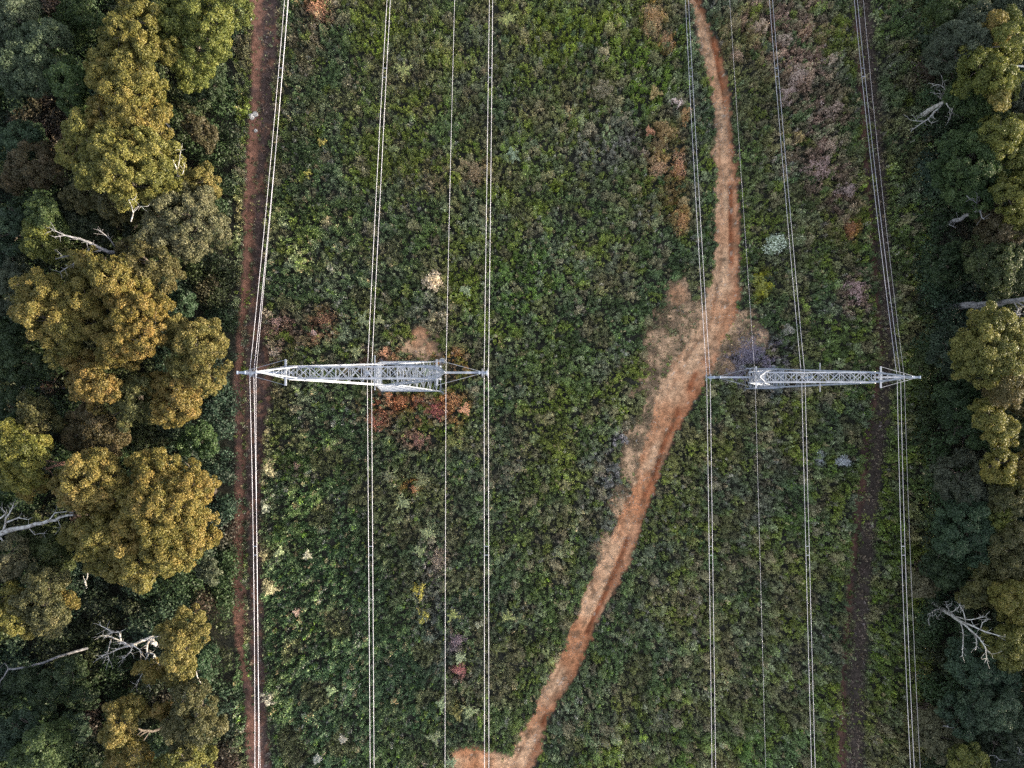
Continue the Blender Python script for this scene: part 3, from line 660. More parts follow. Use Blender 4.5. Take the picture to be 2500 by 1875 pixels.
tree('grey-green feathery tree against the outer wires at the bottom', 'grey', 7.5, [(2020,1565,32),(2035,1595,28),(2005,1595,20),(2025,1620,18)], group=RG, fullness=.8)
tree('dark green gum at the bottom right corner', 'dark', 9, [(2170,1600,38),(2195,1635,30),(2140,1620,28)], group=RG)
tree('yellow-green crown at the bottom edge on the right', 'yellowgreen', 10.5, [(2085,1636,28),(2105,1650,22)], group=RG)
tree('dark green crown at the top edge on the right', 'green', 9, [(2060,25,38),(2095,10,30),(2030,45,26)], group=RG)
tree('dusky bluish crown at the top right corner', 'blue', 10.5, [(2160,12,32),(2200,20,28)], group=RG)
tree('dim green crown hemmed in between the teal gum and the edge', 'dark', 8.5, [(2030,1220,26),(2050,1245,22),(2075,1225,24)], group=RG)
# ------------------------------------------------------------------ dead trees and bare limbs
def dead(name, label, mat, branches, cat='dead tree', seed=1, group='dead trees and bare limbs', twig=1.0, broken=True):
    """branches: list of (points [(x, y, h)...] in chart pixels, radius at base, radius at tip); the first is the trunk"""
    random.seed(seed)
    b0 = W(*branches[0][0][0]); t = empty(name, (b0[0], b0[1], b0[2])); tag(t, label, cat, group)
    for i, (pts, ra, rb) in enumerate(branches):
        P = [Vector(W(*q)) for q in pts]
        # refine and wiggle
        Q = [P[0]]
        for a, b in zip(P[:-1], P[1:]):
            L = (b - a).length; k = max(2, int(L / .8))
            for j in range(1, k + 1):
                v = a.lerp(b, j / k)
                if j < k: v += Vector((random.uniform(-1, 1), random.uniform(-1, 1), random.uniform(-1, 1))) * min(.16, L * .04)
                Q.append(v)
        R = [1.15 * ra + 1.15 * (rb - ra) * j / (len(Q) - 1) for j in range(len(Q))]
        mb = MB(); mb.tube(Q, R, 7)
        if i > 0 or len(branches) == 1:
            for j in range(2, len(Q)):
                for _ in range(3):
                    if random.random() < .95 * twig:
                        dd = (Q[j] - Q[j-1]).normalized(); s = Vector((random.uniform(-1, 1), random.uniform(-1, 1), random.uniform(-.3, .7)))
                        e = Q[j] + (dd * .6 + s).normalized() * random.uniform(.35, 1.25)
                        m_ = Q[j].lerp(e, .5) + s.cross(dd) * .15
                        mb.tube([Q[j], m_, e], [max(R[j] * .4, .018), .016, .008], 5)
        mb.build('trunk' if i == 0 else 'branch', mat, t)
    return t
dead('dead_tree', 'bleached white bare tree with crooked forked limbs beside a golden gum in the lower left', M_DEAD, [
 ([(352,1400,0),(336,1392,5),(327,1378,9)], .26, .2),
 ([(327,1376,9),(305,1385,9.6),(280,1395,10),(262,1388,10.2),(258,1365,10.5),(243,1366,10.8),(219,1352,11)], .16, .03),
 ([(280,1395,10),(262,1385,10.4),(240,1375,10.6),(222,1372,10.8)], .09, .02),
 ([(280,1395,10),(255,1402,10.2),(235,1412,10.4),(222,1416,10.5)], .09, .02),
 ([(290,1390,9.9),(282,1408,10.1),(270,1420,10.3),(265,1420,10.3)], .08, .02),
 ([(285,1392,9.9),(300,1402,10.1),(307,1412,10.2)], .06, .02),
 ([(240,1380,10.5),(232,1412,10.5),(236,1425,10.6)], .05, .02),
 ([(327,1378,9),(318,1392,9.4),(318,1410,9.8),(333,1413,10)], .14, .05),
 ([(320,1413,9.8),(312,1430,10.2),(308,1455,10.4),(296,1479,10.8)], .08, .02),
 ([(333,1413,10),(330,1440,10.4),(322,1480,10.8)], .09, .02),
 ([(333,1413,10),(342,1435,10.3),(354,1452,10.5)], .06, .02),
 ([(327,1378,9),(345,1374,9.6),(360,1376,10),(372,1380,10.2)], .06, .02)], seed=3)
dead('bare_limb', 'grey forked bare limb reaching left below the grey-olive gum', M_DEADG, [
 ([(300,544,5.5),(270,550,10.5),(235,545,12.5)], .24, .20),
 ([(235,545,12.5),(205,530,13.5),(170,515,14.5),(140,508,15.1),(118,512,15.5)], .18, .03),
 ([(225,540,12.8),(190,545,13.5),(155,550,14.1),(120,560,14.5)], .10, .02),
 ([(195,537,13.5),(175,560,14.3),(150,575,14.5),(130,588,14.9)], .10, .02),
 ([(140,508,15.1),(122,500,15.5),(108,492,15.7)], .05, .02),
 ([(255,545,11.5),(245,528,12.5),(228,508,13.5),(210,494,14.1)], .09, .02)], 'bare limb', seed=4, twig=.7)
dead('dead_tree', 'thick bleached trunk with tangled bare branches at the left edge', M_DEAD, [
 ([(-10,1158,9),(20,1145,9.5),(60,1138,10),(105,1125,10.5),(158,1112,11)], .30, .10),
 ([(5,1150,9.3),(12,1120,10.4),(25,1100,11),(30,1085,11.4)], .12, .02),
 ([(15,1128,10),(40,1118,10.6),(62,1122,11)], .09, .02),
 ([(0,1120,10),(14,1108,10.6),(0,1095,11)], .09, .02),
 ([(105,1125,10.5),(118,1108,11),(145,1105,11.4),(158,1108,11.5)], .06, .02),
 ([(60,1138,10),(75,1155,10.4),(95,1152,10.6)], .05, .015),
 ([(125,1122,10.6),(132,1140,10.8),(136,1152,11)], .05, .015),
 ([(0,1160,9.2),(10,1172,9.5),(-10,1182,9.8)], .10, .03)], seed=5, twig=.8)
dead('fallen_trunk', 'dim grey pole-like trunk lying across the dark gap at the left edge', M_DEADG, [([(0,838,2.5),(60,838,2.6),(120,837,2.8),(150,838,3)], .16, .10)], 'fallen trunk', seed=6)
dead('fallen_trunk', 'long leaning limb with a forked grey end in the shade at the bottom left', M_DEADG, [
 ([(18,1445,7),(60,1442,7),(110,1425,6.5),(145,1413,6),(190,1400,5)], .10, .14),
 ([(18,1445,7),(8,1462,7.6),(-5,1480,8)], .08, .03),([(18,1445,7),(10,1432,7.6)], .05, .02)], 'fallen trunk', seed=7, twig=.4)
dead('bare_limb', 'reddish brown bare limb between the yellow-gold and golden crowns', M_RED, [
 ([(160,1000,8),(140,1000,9),(118,1006,10),(98,1014,10.6)], .26, .10),
 ([(140,1000,9),(118,998,10),(95,995,10.6)], .10, .04),([(98,1008,10.6),(112,1022,11),(118,1040,11.2)], .06, .02)], 'bare limb', seed=8, twig=.6)
dead('bare_limb', 'small pale forked twigs poking out of the broad golden gum', M_DEAD, [
 ([(283,478,14.5),(288,460,15.2),(284,445,15.6),(278,432,16)], .06, .03),
 ([(288,458,15.2),(300,445,15.8),(312,446,16.2)], .04, .015),([(278,432,16),(290,430,16.3)], .03, .015)], 'bare limb', seed=9, twig=.5)
dead('bare_limb', 'pale upright twigs on the right flank of the broad golden gum', M_DEAD, [
 ([(384,382,13),(380,360,14.2),(374,345,15)], .06, .02),([(381,372,13.4),(388,345,14.8),(391,325,15.6)], .05, .015),([(384,382,13),(395,375,13.8),(398,362,14.2)], .04, .015)], 'bare limb', seed=10, twig=.4)
dead('bare_limb', 'short pale slanting trunk in the gap right of the pointed golden gum', M_DEADG, [([(376,285,5),(364,272,6.5),(352,258,8)], .11, .07)], 'bare limb', seed=11, twig=.1)
dead('bare_limb', 'twisted brown trunk ending in a spray of bare twigs at the bottom left', M_BARK, [
 ([(362,1552,3),(350,1572,5),(330,1580,7),(308,1578,8.5)], .15, .11),
 ([(308,1578,8.5),(295,1573,9.4),(286,1570,10)], .11, .03),([(318,1580,8),(300,1592,9.2),(296,1612,10)], .09, .02),
 ([(322,1582,8),(310,1600,9),(308,1625,10)], .08, .02),([(308,1578,8.5),(296,1588,9.4),(288,1598,10)], .07, .02)], 'bare limb', seed=12, twig=1.2)
dead('bare_limb', 'pale feathery bare twigs above the greyish olive gum', M_DEADG, [
 ([(398,1532,8),(385,1520,10),(375,1508,11.5)], .09, .03),([(390,1525,9.4),(396,1508,11.5),(402,1495,12)], .05, .015),([(396,1530,8.4),(380,1537,10),(368,1548,11)], .05, .015),
 ([(398,1532,8),(408,1528,10),(415,1535,11)], .05, .015)], 'bare limb', seed=13, twig=1.3)
dead('bare_limb', 'thin pale dead sapling in the dark gap below the rounded golden gum', M_DEAD, [([(183,1276,2),(185,1258,5),(189,1240,8),(190,1230,9)], .10, .05),([(185,1258,5),(180,1248,6.5)], .04, .015)], 'bare limb', seed=14, twig=.5)
dead('bare_limb', 'hooked pale twig on the golden gum right of the bleached branches', M_DEAD, [([(435,1478,11),(426,1462,12),(424,1450,12.8),(432,1448,13)], .06, .02)], 'bare limb', seed=15, twig=.2)
dead('dead_tree', 'bleached bare tree with curled branches at the upper right', M_DEAD, [
 ([(1987,253,0),(2003,242,3),(2020,230,6),(2035,222,8)], .34, .17),
 ([(2035,222,8),(2044,215,9),(2049,205,9.6),(2043,192,10.2),(2033,184,10.8),(2012,180,11.4)], .12, .02),
 ([(2047,202,9.4),(2032,202,10),(2019,203,10.4)], .06, .02),([(2036,185,10.6),(2037,175,11)], .03, .015),
 ([(2044,215,9),(2030,232,9.4),(2020,240,9.6),(2015,249,9.8)], .08, .02),
 ([(2022,238,8),(2010,252,8.6),(1998,262,9),(1990,262,9.2),(1966,259,9.8)], .10, .02),
 ([(1998,262,9),(1985,270,9.6),(1973,279,10)], .06, .02),([(2005,256,8.8),(2011,266,9.2)], .05, .015),
 ([(2044,222,8.6),(2052,235,9.2),(2056,240,9.6)], .07, .04),
 ([(2056,240,9.6),(2060,225,10.4),(2066,213,11)], .05, .015),([(2056,240,9.6),(2052,256,10),(2048,264,10.4)], .05, .015),
 ([(2045,208,9.2),(2031,214,9.6),(2032,206,9.8)], .04, .015)], seed=16, twig=.5, group='dead trees and bare limbs')
dead('dead_tree', 'broken grey dead trunk with stubs and a hooked branch on the right', M_DEADG, [
 ([(2034,490,0),(2055,480,3.5),(2080,470,7),(2117,455,12)], .30, .14),
 ([(2100,462,9.5),(2104,448,11),(2110,438,12)], .07, .04),([(2110,438,12),(2103,433,12.6),(2095,431,13),(2087,422,13.4)], .05, .015),([(2110,438,12),(2111,424,13)], .03,.015),
 ([(2117,455,12),(2121,470,12),(2126,474,12.2)], .06, .02),([(2060,477,4),(2050,485,5),(2065,492,6)], .07, .02),([(2068,474,5),(2066,462,6.5)], .05, .02)], seed=17, twig=.4)
dead('dead_tree', 'long grey dead trunk pointing out of the right edge with branches at its end', M_DEADG, [
 ([(2025,662,0),(2075,661,3.5),(2130,657,8),(2190,650,13),(2240,642,16)], .46, .2),
 ([(2140,656,9),(2150,668,10.5),(2157,676,11)], .15, .08),
 ([(2157,676,11),(2170,680,12),(2190,676,13),(2215,680,14)], .07, .02),
 ([(2157,676,11),(2145,678,11.4),(2137,674,11.6)], .05, .015),
 ([(2190,652,13),(2200,668,14),(2205,680,14.6)], .07, .02),([(2200,668,14),(2192,685,15),(2176,700,15.6)], .05, .015),([(2200,668,14),(2196,700,15)], .045, .015),
 ([(2120,658,7),(2108,666,8.6),(2098,674,9.6),(2110,680,10)], .06, .015),([(2120,658,7),(2122,672,9),(2112,682,10)], .05, .015),
 ([(2190,650,13),(2210,660,14.5),(2225,665,15.5)], .10, .03)], seed=18, twig=.9)
dead('dead_tree', 'fan-shaped bleached dead tree at the lower right', M_DEAD, [
 ([(2008,1298,0),(2030,1310,3),(2055,1327,6.5),(2074,1342,9)], .30, .16),
 ([(2035,1316,4),(2022,1316,5.6),(2010,1325,7),(2006,1336,7.6)], .08, .02),([(2032,1316,4.5),(2032,1326,5.6),(2024,1334,6.4)], .06, .02),
 ([(2052,1322,6),(2064,1317,8),(2073,1308,9.4),(2075,1294,10.6)], .06, .015),([(2050,1320,6),(2042,1300,8)], .045, .015),
 ([(2066,1332,8),(2085,1338,10),(2110,1336,11.6),(2128,1332,12.4)], .07, .02),([(2085,1338,10),(2080,1318,11),(2074,1312,11.4)], .05, .015),
 ([(2074,1342,9),(2100,1352,10.6),(2130,1365,12),(2171,1376,13.6)], .11, .02),([(2118,1358,11.4),(2122,1345,12.2),(2128,1341,12.6)], .04, .015),
 ([(2078,1345,9.4),(2095,1360,10.8),(2115,1378,12),(2128,1398,13),(2131,1422,13.8)], .11, .02),([(2108,1372,11.6),(2110,1390,12.4),(2108,1398,12.8)], .06, .02),
 ([(2128,1398,13),(2142,1413,13.8)], .04, .015),
 ([(2075,1345,9.2),(2081,1370,10.6),(2080,1395,11.8),(2079,1416,12.4)], .07, .02)], seed=19, twig=.7)
dead('bare_limb', 'pale arched bare limbs at the bottom right corner', M_DEADG, [
 ([(2200,1665,6),(2180,1655,8),(2165,1645,9.6)], .10, .06),([(2165,1645,9.6),(2185,1640,10.6),(2200,1632,11.4),(2202,1618,12)], .05, .015),([(2170,1648,9),(2185,1640,10),(2215,1636,11)], .05, .015),
 ([(2165,1648,9.4),(2158,1640,10.4),(2150,1632,11)], .05, .015)], 'bare limb', seed=20, twig=.8)
dead('bare_limb', 'thin pale limb arching over the blue-green gum at the upper right', M_DEADG, [([(2160,100,14),(2135,104,14),(2110,110,14),(2095,120,13.8),(2083,130,13.6)], .08, .03)], 'bare limb', seed=21, twig=.2)
dead('bare_limb', 'smooth white limb at the right edge beside the yellow-green gums', M_DEAD, [([(2230,144,15),(2205,143,15),(2184,140,15)], .12, .05)], 'bare limb', seed=22, twig=.2)
dead('bare_limb', 'short curved white limb beside the two-lobed golden gum', M_DEAD, [([(2161,987,12),(2155,976,13),(2148,970,13.6)], .07, .03)], 'bare limb', seed=23, twig=.2)
dead('bare_limb', 'short grey stick standing in the dark gap below the broken dead trunk', M_DEADG, [([(2090,640,0),(2100,618,3),(2117,598,6)], .06, .03)], 'bare limb', seed=24, twig=.2)
dead('bare_limb', 'curled grey limb behind the feathery tree at the bottom right', M_DEADG, [([(2075,1592,6),(2066,1578,8),(2050,1570,9.4),(2038,1568,10)], .07, .03)], 'bare limb', seed=25, twig=.4)

# stones on the left track
def stone(label, x, y, s, seed):
    r = random.Random(seed); P = W(x, y); k = 10; mb = MB(); mb.tube([(0,0,0),(0,0,s*.25),(0,0,s*.55),(0,0,s*.7)], [s*.5, s*.62, s*.45, s*.2], 9)
    mb.v = [Vector((v.x * r.uniform(.8, 1.25), v.y * r.uniform(.7, 1.2), v.z * r.uniform(.85, 1.1))) for v in mb.v]
    o = mb.build('stone', M_STONE); o.location = (P[0], P[1], float(gz(P[0], P[1])) - .05); tag(o, label, 'stone', 'pale stones on the left track')
stone('larger pale stone lying on the left track', 543, 252, .75, 1)
stone('pale stone right beside the larger one on the left track', 551, 246, .62, 2)
stone('small pale stone alone below the pair on the left track', 552, 282, .42, 3)
stone('white stone at the top of the left track', 541, 42, .36, 4)
# ------------------------------------------------------------------ shrubs standing out of the heath
SG = 'single shrubs standing out of the heath'
def shrub(label, x, y, rpx, colour, kind='bush', sy=1.0, name=None, tint=None):
    seed = int(x * 3 + y * 7); r = np.random.default_rng(seed)
    X_, Y_, _ = W(x, y, 1.0); R = rpx * (CAM_H - 1) / F; g0 = float(gz(X_, Y_))
    if kind in ('bush', 'flower'):
        n = int(430 * R * R) + 120; sub = max(7, int(15 * R * R)); h = min(.9 + R * .75, 2.4)
        sc = unit(r.normal(size=(sub, 3)) + [0, 0, .7]); sc[:, 2] = np.abs(sc[:, 2]); sc *= r.uniform(.45, .92, (sub, 1))
        i = r.integers(0, sub, n); dv = unit(r.normal(size=(n, 3)) + sc[i])
        P = (sc[i] + dv * r.uniform(.15, .34, (n, 1))) * np.array([R, R * sy, h]); size, asp, N_ = .12, .5, dv
    elif kind == 'tuft':            # fronds radiating from the middle
        nb = 26; n = nb * 26; a = r.uniform(0, 2 * np.pi, nb); i = r.integers(0, nb, n); t = r.random(n)
        L = r.uniform(.6, 1.1, nb)[i]
        P = np.stack([np.cos(a[i]) * t * L * R, np.sin(a[i]) * t * L * R * sy, .5 + 1.0 * t - .9 * t * t + R * .35], 1) + r.normal(size=(n, 3)) * .055
        N_ = np.tile([0, 0, 1.0], (n, 1)); size, asp = .12, .3
    else:                           # dead twiggy shrub
        n = int(380 * R * R) + 120; dv = unit(r.normal(size=(n, 3)) + [0, 0, .6]); dv[:, 2] = np.abs(dv[:, 2])
        P = dv * r.random((n, 1))**.5 * np.array([R, R * sy, .6 + R * .55]); N_ = np.cross(dv, r.normal(size=(n, 3))); size, asp = .17, .16
    P[:, :2] *= (1 + .28 * np.sin(3 * np.arctan2(P[:, 1], P[:, 0]) + seed) + .16 * np.sin(7 * np.arctan2(P[:, 1], P[:, 0]) + seed * 2))[:, None] * .95
    P = P + np.array([0, 0, .75 if kind == 'tuft' else .5])
    c = np.array(colour); br = (.65 + .7 * r.random((len(P), 1))) * (.8 + .4 * r.random((len(P), 1)))
    c = c.mean() + (c - c.mean()) * .85; C = np.minimum(c * br * (1.9 if kind == 'tuft' else 1.6), .85)
    V_ = leaves(P, N_, size, asp, .6, r)
    t = empty(name or 'shrub', (X_, Y_, g0)); tag(t, label, 'shrub', SG)
    def add(nm, v, cc):
        me = tri_mesh(nm, v, cc); me.materials.append(M_HEATH); o = bpy.data.objects.new(nm, me); COL.objects.link(o); o.parent = t
    add('foliage', V_, C)
    if kind == 'flower':
        k = n // 2; dv = unit(r.normal(size=(k, 3)) + [0, 0, .8]); dv[:, 2] = np.abs(dv[:, 2]); i = r.integers(0, sub, k)
        P2 = (sc[i] + unit(r.normal(size=(k, 3)) + [0, 0, 1]) * .36) * np.array([R, R * sy, h]) + [0, 0, .2]
        add('flowers', leaves(P2, np.tile([0, 0, 1.0], (k, 1)), .10, .8, .5, r), np.minimum(np.array(tint) * 1.3, .85) * (.8 + .3 * r.random((k, 1))))
    mb = MB()
    for q in range(5):
        a = 2 * math.pi * q / 5 + seed; e = Vector((math.cos(a) * R * .6, math.sin(a) * R * .6 * sy, .45 + R * .4))
        mb.tube([(0, 0, -.1), tuple(e * .5 + Vector((0, 0, .1))), tuple(e)], [.05, .035, .015], 5)
    me = bpy.data.meshes.new('stem'); me.from_pydata([tuple(v) for v in mb.v], [], mb.f); me.materials.append(M_BARK)
    o = bpy.data.objects.new('stem', me); COL.objects.link(o); o.parent = t
for a in [
 ('round bush covered in white flowers between the main track and the inner right wires',1671,529,26,(.10,.13,.07),'flower',1,'flowering_bush',(.55,.60,.50)),
 ('round bush with cream seed heads left of the single thin wire above the left pylon',937,605,24,(.22,.17,.11),'flower',1,'flowering_bush',(.62,.50,.37)),
 ('tall olive-yellow bush right of the thin wire below the left pylon',985,950,21,(.15,.15,.035),'bush',1.35),
 ('tiny lime bush below the red-brown bracken of the left pylon',838,953,8,(.15,.17,.03),'bush'),
 ('dusty pink dead shrub below the left pylon',904,950,18,(.27,.13,.10),'dead'),
 ('rust-red dead shrub under the middle wires below the left pylon',813,909,22,(.30,.11,.065),'dead'),
 ('maroon dead shrub left of the thin wire at the foot of the left pylon',944,886,22,(.26,.07,.06),'dead'),
 ('orange bracken clump right of the foot of the left pylon',983,866,20,(.34,.16,.06),'dead'),
 ('orange spiky frond reaching right of the orange bracken clump',1005,884,12,(.42,.20,.10),'tuft'),
 ('brown-red dead clump directly under the lower beam of the left pylon',868,866,18,(.30,.12,.05),'dead',.7),
 ('pale olive bush beside the left track below the left pylon',580,1014,22,(.18,.16,.09),'bush'),
 ('small pink dead tuft right of the pale olive bush',640,1005,9,(.30,.19,.15),'dead'),
 ('dim spiky tuft below the dusty pink shrub',841,1027,19,(.12,.12,.06),'tuft'),
 ('olive spiky tuft left of the thin wire below the dusty pink shrub',912,1033,20,(.14,.14,.06),'tuft'),
 ('small bright orange tuft left of the thin wire',897,1058,11,(.40,.17,.07),'dead'),
 ('faded rose shrub beside the left track above the left pylon',596,696,14,(.33,.20,.17),'dead'),
 ('pale pink flowering shrub among the brown bracken above the left pylon',681,720,11,(.30,.19,.16),'flower',1,'flowering_bush',(.60,.45,.42)),
 ('cream tufted shrub just above the left crossarm tip',592,761,12,(.34,.27,.21),'dead'),
 ('tan shrub at the edge of the left track above the faded rose shrub',576,677,12,(.26,.20,.12),'bush'),
 ('russet bracken clump right of the faded rose shrubs',700,690,22,(.20,.10,.055),'dead'),
 ('ginger bracken tuft just above the beam of the left pylon',833,762,11,(.40,.19,.09),'tuft'),
 ('grey-green radiating tuft left of the middle wires above the left pylon',786,694,16,(.16,.18,.09),'tuft'),
 ('yellow-green radiating tuft touching the middle wires at the left pylon',773,762,15,(.18,.19,.08),'tuft'),
 ('little pale tuft right of the middle wires above the left pylon',822,693,9,(.20,.20,.09),'tuft'),
 ('silvery green tuft between thin wire and paired wires above the left pylon',1008,627,14,(.16,.19,.10),'tuft'),
 ('pale green spiky tuft left of the thin wire in the lower heath',871,1083,17,(.17,.19,.09),'tuft'),
 ('largest pale green spiky tuft left of the thin wire in the lower heath',927,1148,24,(.18,.20,.09),'tuft'),
 ('pale green tuft at the lower left of the largest one',908,1186,15,(.17,.19,.08),'tuft'),
 ('bright yellow gorse bush, upper of the two beside the thin wire',904,1273,18,(.30,.25,.025),'bush'),
 ('bright yellow gorse bush, lower of the two beside the thin wire',913,1328,15,(.26,.23,.03),'bush',1.5),
 ('lime tufted bush right of the thin wire level with the lower gorse',981,1323,15,(.20,.21,.06),'tuft'),
 ('lime tufted bush right of the paired wires level with the lower gorse',1097,1328,15,(.19,.20,.06),'tuft'),
 ('pale cream-green shrub left of the paired wires in the lower heath',1035,1346,12,(.22,.21,.13),'bush'),
 ('pink-red dead shrub right of the thin wire in the lower heath',994,1447,17,(.32,.12,.11),'dead',.8),
 ('pale green tuft just above the pink-red dead shrub',994,1417,13,(.22,.24,.13),'tuft'),
 ('olive-brown bush above the bare soil at the bottom',986,1534,19,(.16,.14,.035),'bush'),
 ('silvery green spiky tuft right of the olive-brown bush',1015,1530,19,(.20,.22,.10),'tuft'),
 ('vivid green low bush beside the paired wires above the bare soil',1033,1548,12,(.12,.18,.015),'bush',1.6),
 ('round pale olive bush beside the left track in the lower half',581,1269,22,(.20,.18,.10),'bush'),
 ('grey-green bush at the edge of the left track below the pale olive one',574,1096,14,(.15,.16,.12),'bush'),
 ('dull olive bush at the edge of the left track above the round pale one',571,1195,14,(.16,.14,.07),'bush'),
 ('small pink dead tuft in the lower left heath',641,1323,10,(.32,.22,.19),'dead'),
 ('silver-grey bush beside the left track near the bottom',580,1510,18,(.19,.18,.15),'bush'),
 ('pale whitish tuft near the middle wires at the bottom',743,1592,11,(.28,.25,.20),'tuft'),
 ('pale star-shaped tuft in the left heath',607,1189,11,(.19,.22,.11),'tuft'),
 ('greyish star tuft right of the pale star-shaped one',666,1196,10,(.20,.19,.14),'tuft'),
 ('small tan shrub between middle and thin wires near the bottom',853,1511,9,(.26,.18,.08),'bush'),
 ('pale olive tuft left of the thin wire near the bottom',942,1588,16,(.17,.18,.09),'tuft'),
 ('pale green tuft right of the thin wire at the bottom edge',974,1640,16,(.15,.19,.10),'tuft'),
 ('green spiky tuft right of the thin wire, third from the bottom of the left heath',955,1516,11,(.19,.22,.11),'tuft',1.5),
 ('grey-green tuft in the lower left heath left of the middle wires',715,1488,12,(.13,.17,.08),'tuft'),
 ('pale brown twiggy shrub left of the thin wire above the gorse',947,1206,22,(.22,.165,.125),'dead',1.6),
 ('mauve twiggy shrub right of the thin wire above the pink-red one',988,1380,18,(.19,.13,.15),'dead'),
 ('whitish tuft in the bottom left heath',689,1633,11,(.20,.20,.17),'tuft'),
 ('vivid lime bush in the heath right of the main track near the bottom',1387,1590,13,(.17,.24,.02),'bush',1.3),
 ('lime bush near the right earth wire below the right pylon',1683,1160,9,(.17,.21,.04),'bush'),
 ('pale lavender-white low shrub below the right pylon tip',1822,996,18,(.28,.29,.32),'dead',.7),
 ('small pale lavender tuft left of the right middle wires',1771,991,8,(.32,.32,.36),'dead'),
 ('faint tan shrub right of the main track in the lower heath',1502,1305,18,(.17,.14,.08),'dead',1.4),
 ('tan feathery bush in the bright green heath at the top',1308,116,17,(.25,.20,.105),'bush',1.4),
 ('tall ginger dead shrub at the top left of the main track',1410,42,28,(.32,.19,.085),'dead',1.6),
 ('ginger-pink dead shrub below the tall one near the track wires',1438,88,19,(.33,.19,.10),'dead',1.2),
 ('round amber bush left of the paired wires in the upper heath',1417,200,15,(.27,.19,.07),'bush'),
 ('round pale pink bush touching the paired wires in the upper heath',1463,224,14,(.42,.32,.29),'bush'),
 ('rust-orange bush right under the pale pink one',1476,247,15,(.28,.15,.055),'bush',1.3),
 ('small salmon-orange bush left of the large bronze one',1397,283,13,(.36,.17,.09),'bush',1.3),
 ('large bronze bush in the upper heath',1438,286,24,(.20,.125,.045),'bush'),
 ('dull tan bush below the large bronze one',1424,315,17,(.19,.13,.06),'dead'),
 ('bright salmon dead shrub beside the paired wires',1467,360,17,(.48,.23,.12),'dead',1.9),
 ('peach dead bracken left of the bright salmon shrub',1422,362,23,(.34,.20,.11),'dead',1.2),
 ('amber dead shrub beside the paired wires, lowest of the orange row',1472,476,18,(.38,.20,.08),'dead',1.6),
 ('mustard bush above the lowest amber shrub',1476,436,15,(.24,.17,.07),'bush'),
 ('grey-brown round bush in the upper middle heath',1303,196,24,(.15,.125,.075),'bush'),
 ('grey-olive round bush left of the bronze one',1351,260,18,(.17,.15,.09),'bush'),
 ('silvery blue-green bush right of the left paired wires',1108,337,18,(.15,.19,.12),'bush'),
 ('feathery tan shrub left of the left paired wires',1028,372,24,(.24,.17,.095),'dead'),
 ('yellow-green feathery bush right of the left paired wires at the top',1098,50,22,(.20,.21,.06),'tuft',.8),
 ('pale green bush in the middle of the upper heath',1313,284,12,(.19,.23,.10),'bush'),
 ('narrow ochre shrub in the upper middle heath',1229,241,9,(.30,.22,.10),'bush',1.9),
 ('lime-yellow feathery bush right of the left middle wires at the top',871,158,20,(.20,.21,.065),'tuft'),
 ('small round yellow bush in the upper left heath',697,309,10,(.28,.23,.04),'bush'),
 ('small mustard-yellow bush below and left of the round yellow one',667,378,10,(.25,.22,.035),'bush'),
 ('coppery dead bracken clump at the top of the left heath',688,20,26,(.27,.13,.075),'dead'),
 ('round dusty pink bush near the top of the right heath',1642,60,18,(.28,.20,.14),'bush',1.2),
 ('dusty mauve bush under the right middle wires at the top',1697,84,18,(.26,.19,.15),'bush'),
 ('large dusty mauve-brown bush right of the right middle wires',1722,168,26,(.25,.18,.15),'bush'),
 ('rosy brown bush below the large dusty mauve-brown one',1700,205,22,(.23,.16,.14),'bush'),
 ('brown rounded bush near the right forest track',1796,240,21,(.21,.145,.115),'bush'),
 ('large plum-brown bush in the right heath',1768,365,26,(.24,.155,.14),'bush'),
 ('beige-brown bush above the large plum-brown one',1790,318,20,(.27,.19,.14),'bush'),
 ('pinkish orange shrub beside the top of the right thin wire',1592,118,16,(.28,.18,.12),'dead'),
 ('mauve-grey bush below the large plum-brown one beside the right track',1828,412,20,(.22,.155,.145),'bush'),
 ('pale beige round bush between two brown ones near the top right track',1796,129,12,(.28,.21,.15),'bush'),
 ('rust-coloured shrub near the right track',1838,494,15,(.26,.11,.045),'dead',1.4),
 ('large rose-brown bush between right wires above the right pylon',1845,622,22,(.26,.165,.16),'bush',1.2),
 ('golden-green bush beside the main track bend',1642,612,20,(.17,.17,.025),'bush',1.5),
 ('lime bush beside the right middle wires above the right pylon',1738,664,12,(.16,.21,.03),'bush',1.4),
 ('pale pinkish grey shrub between the right middle wires and the bend',1703,712,14,(.24,.22,.19),'dead'),
 ('slate-purple twiggy brush at the upper left corner of the right pylon',1620,762,40,(.15,.13,.18),'dead',.8),
 ('slate-purple twiggy brush lower down under the right pylon end',1590,812,26,(.15,.13,.17),'dead',.9),
 ('small amber bush under the right middle wires in the upper heath',1727,296,13,(.28,.20,.07),'bush',1.3),
]: shrub(*a)
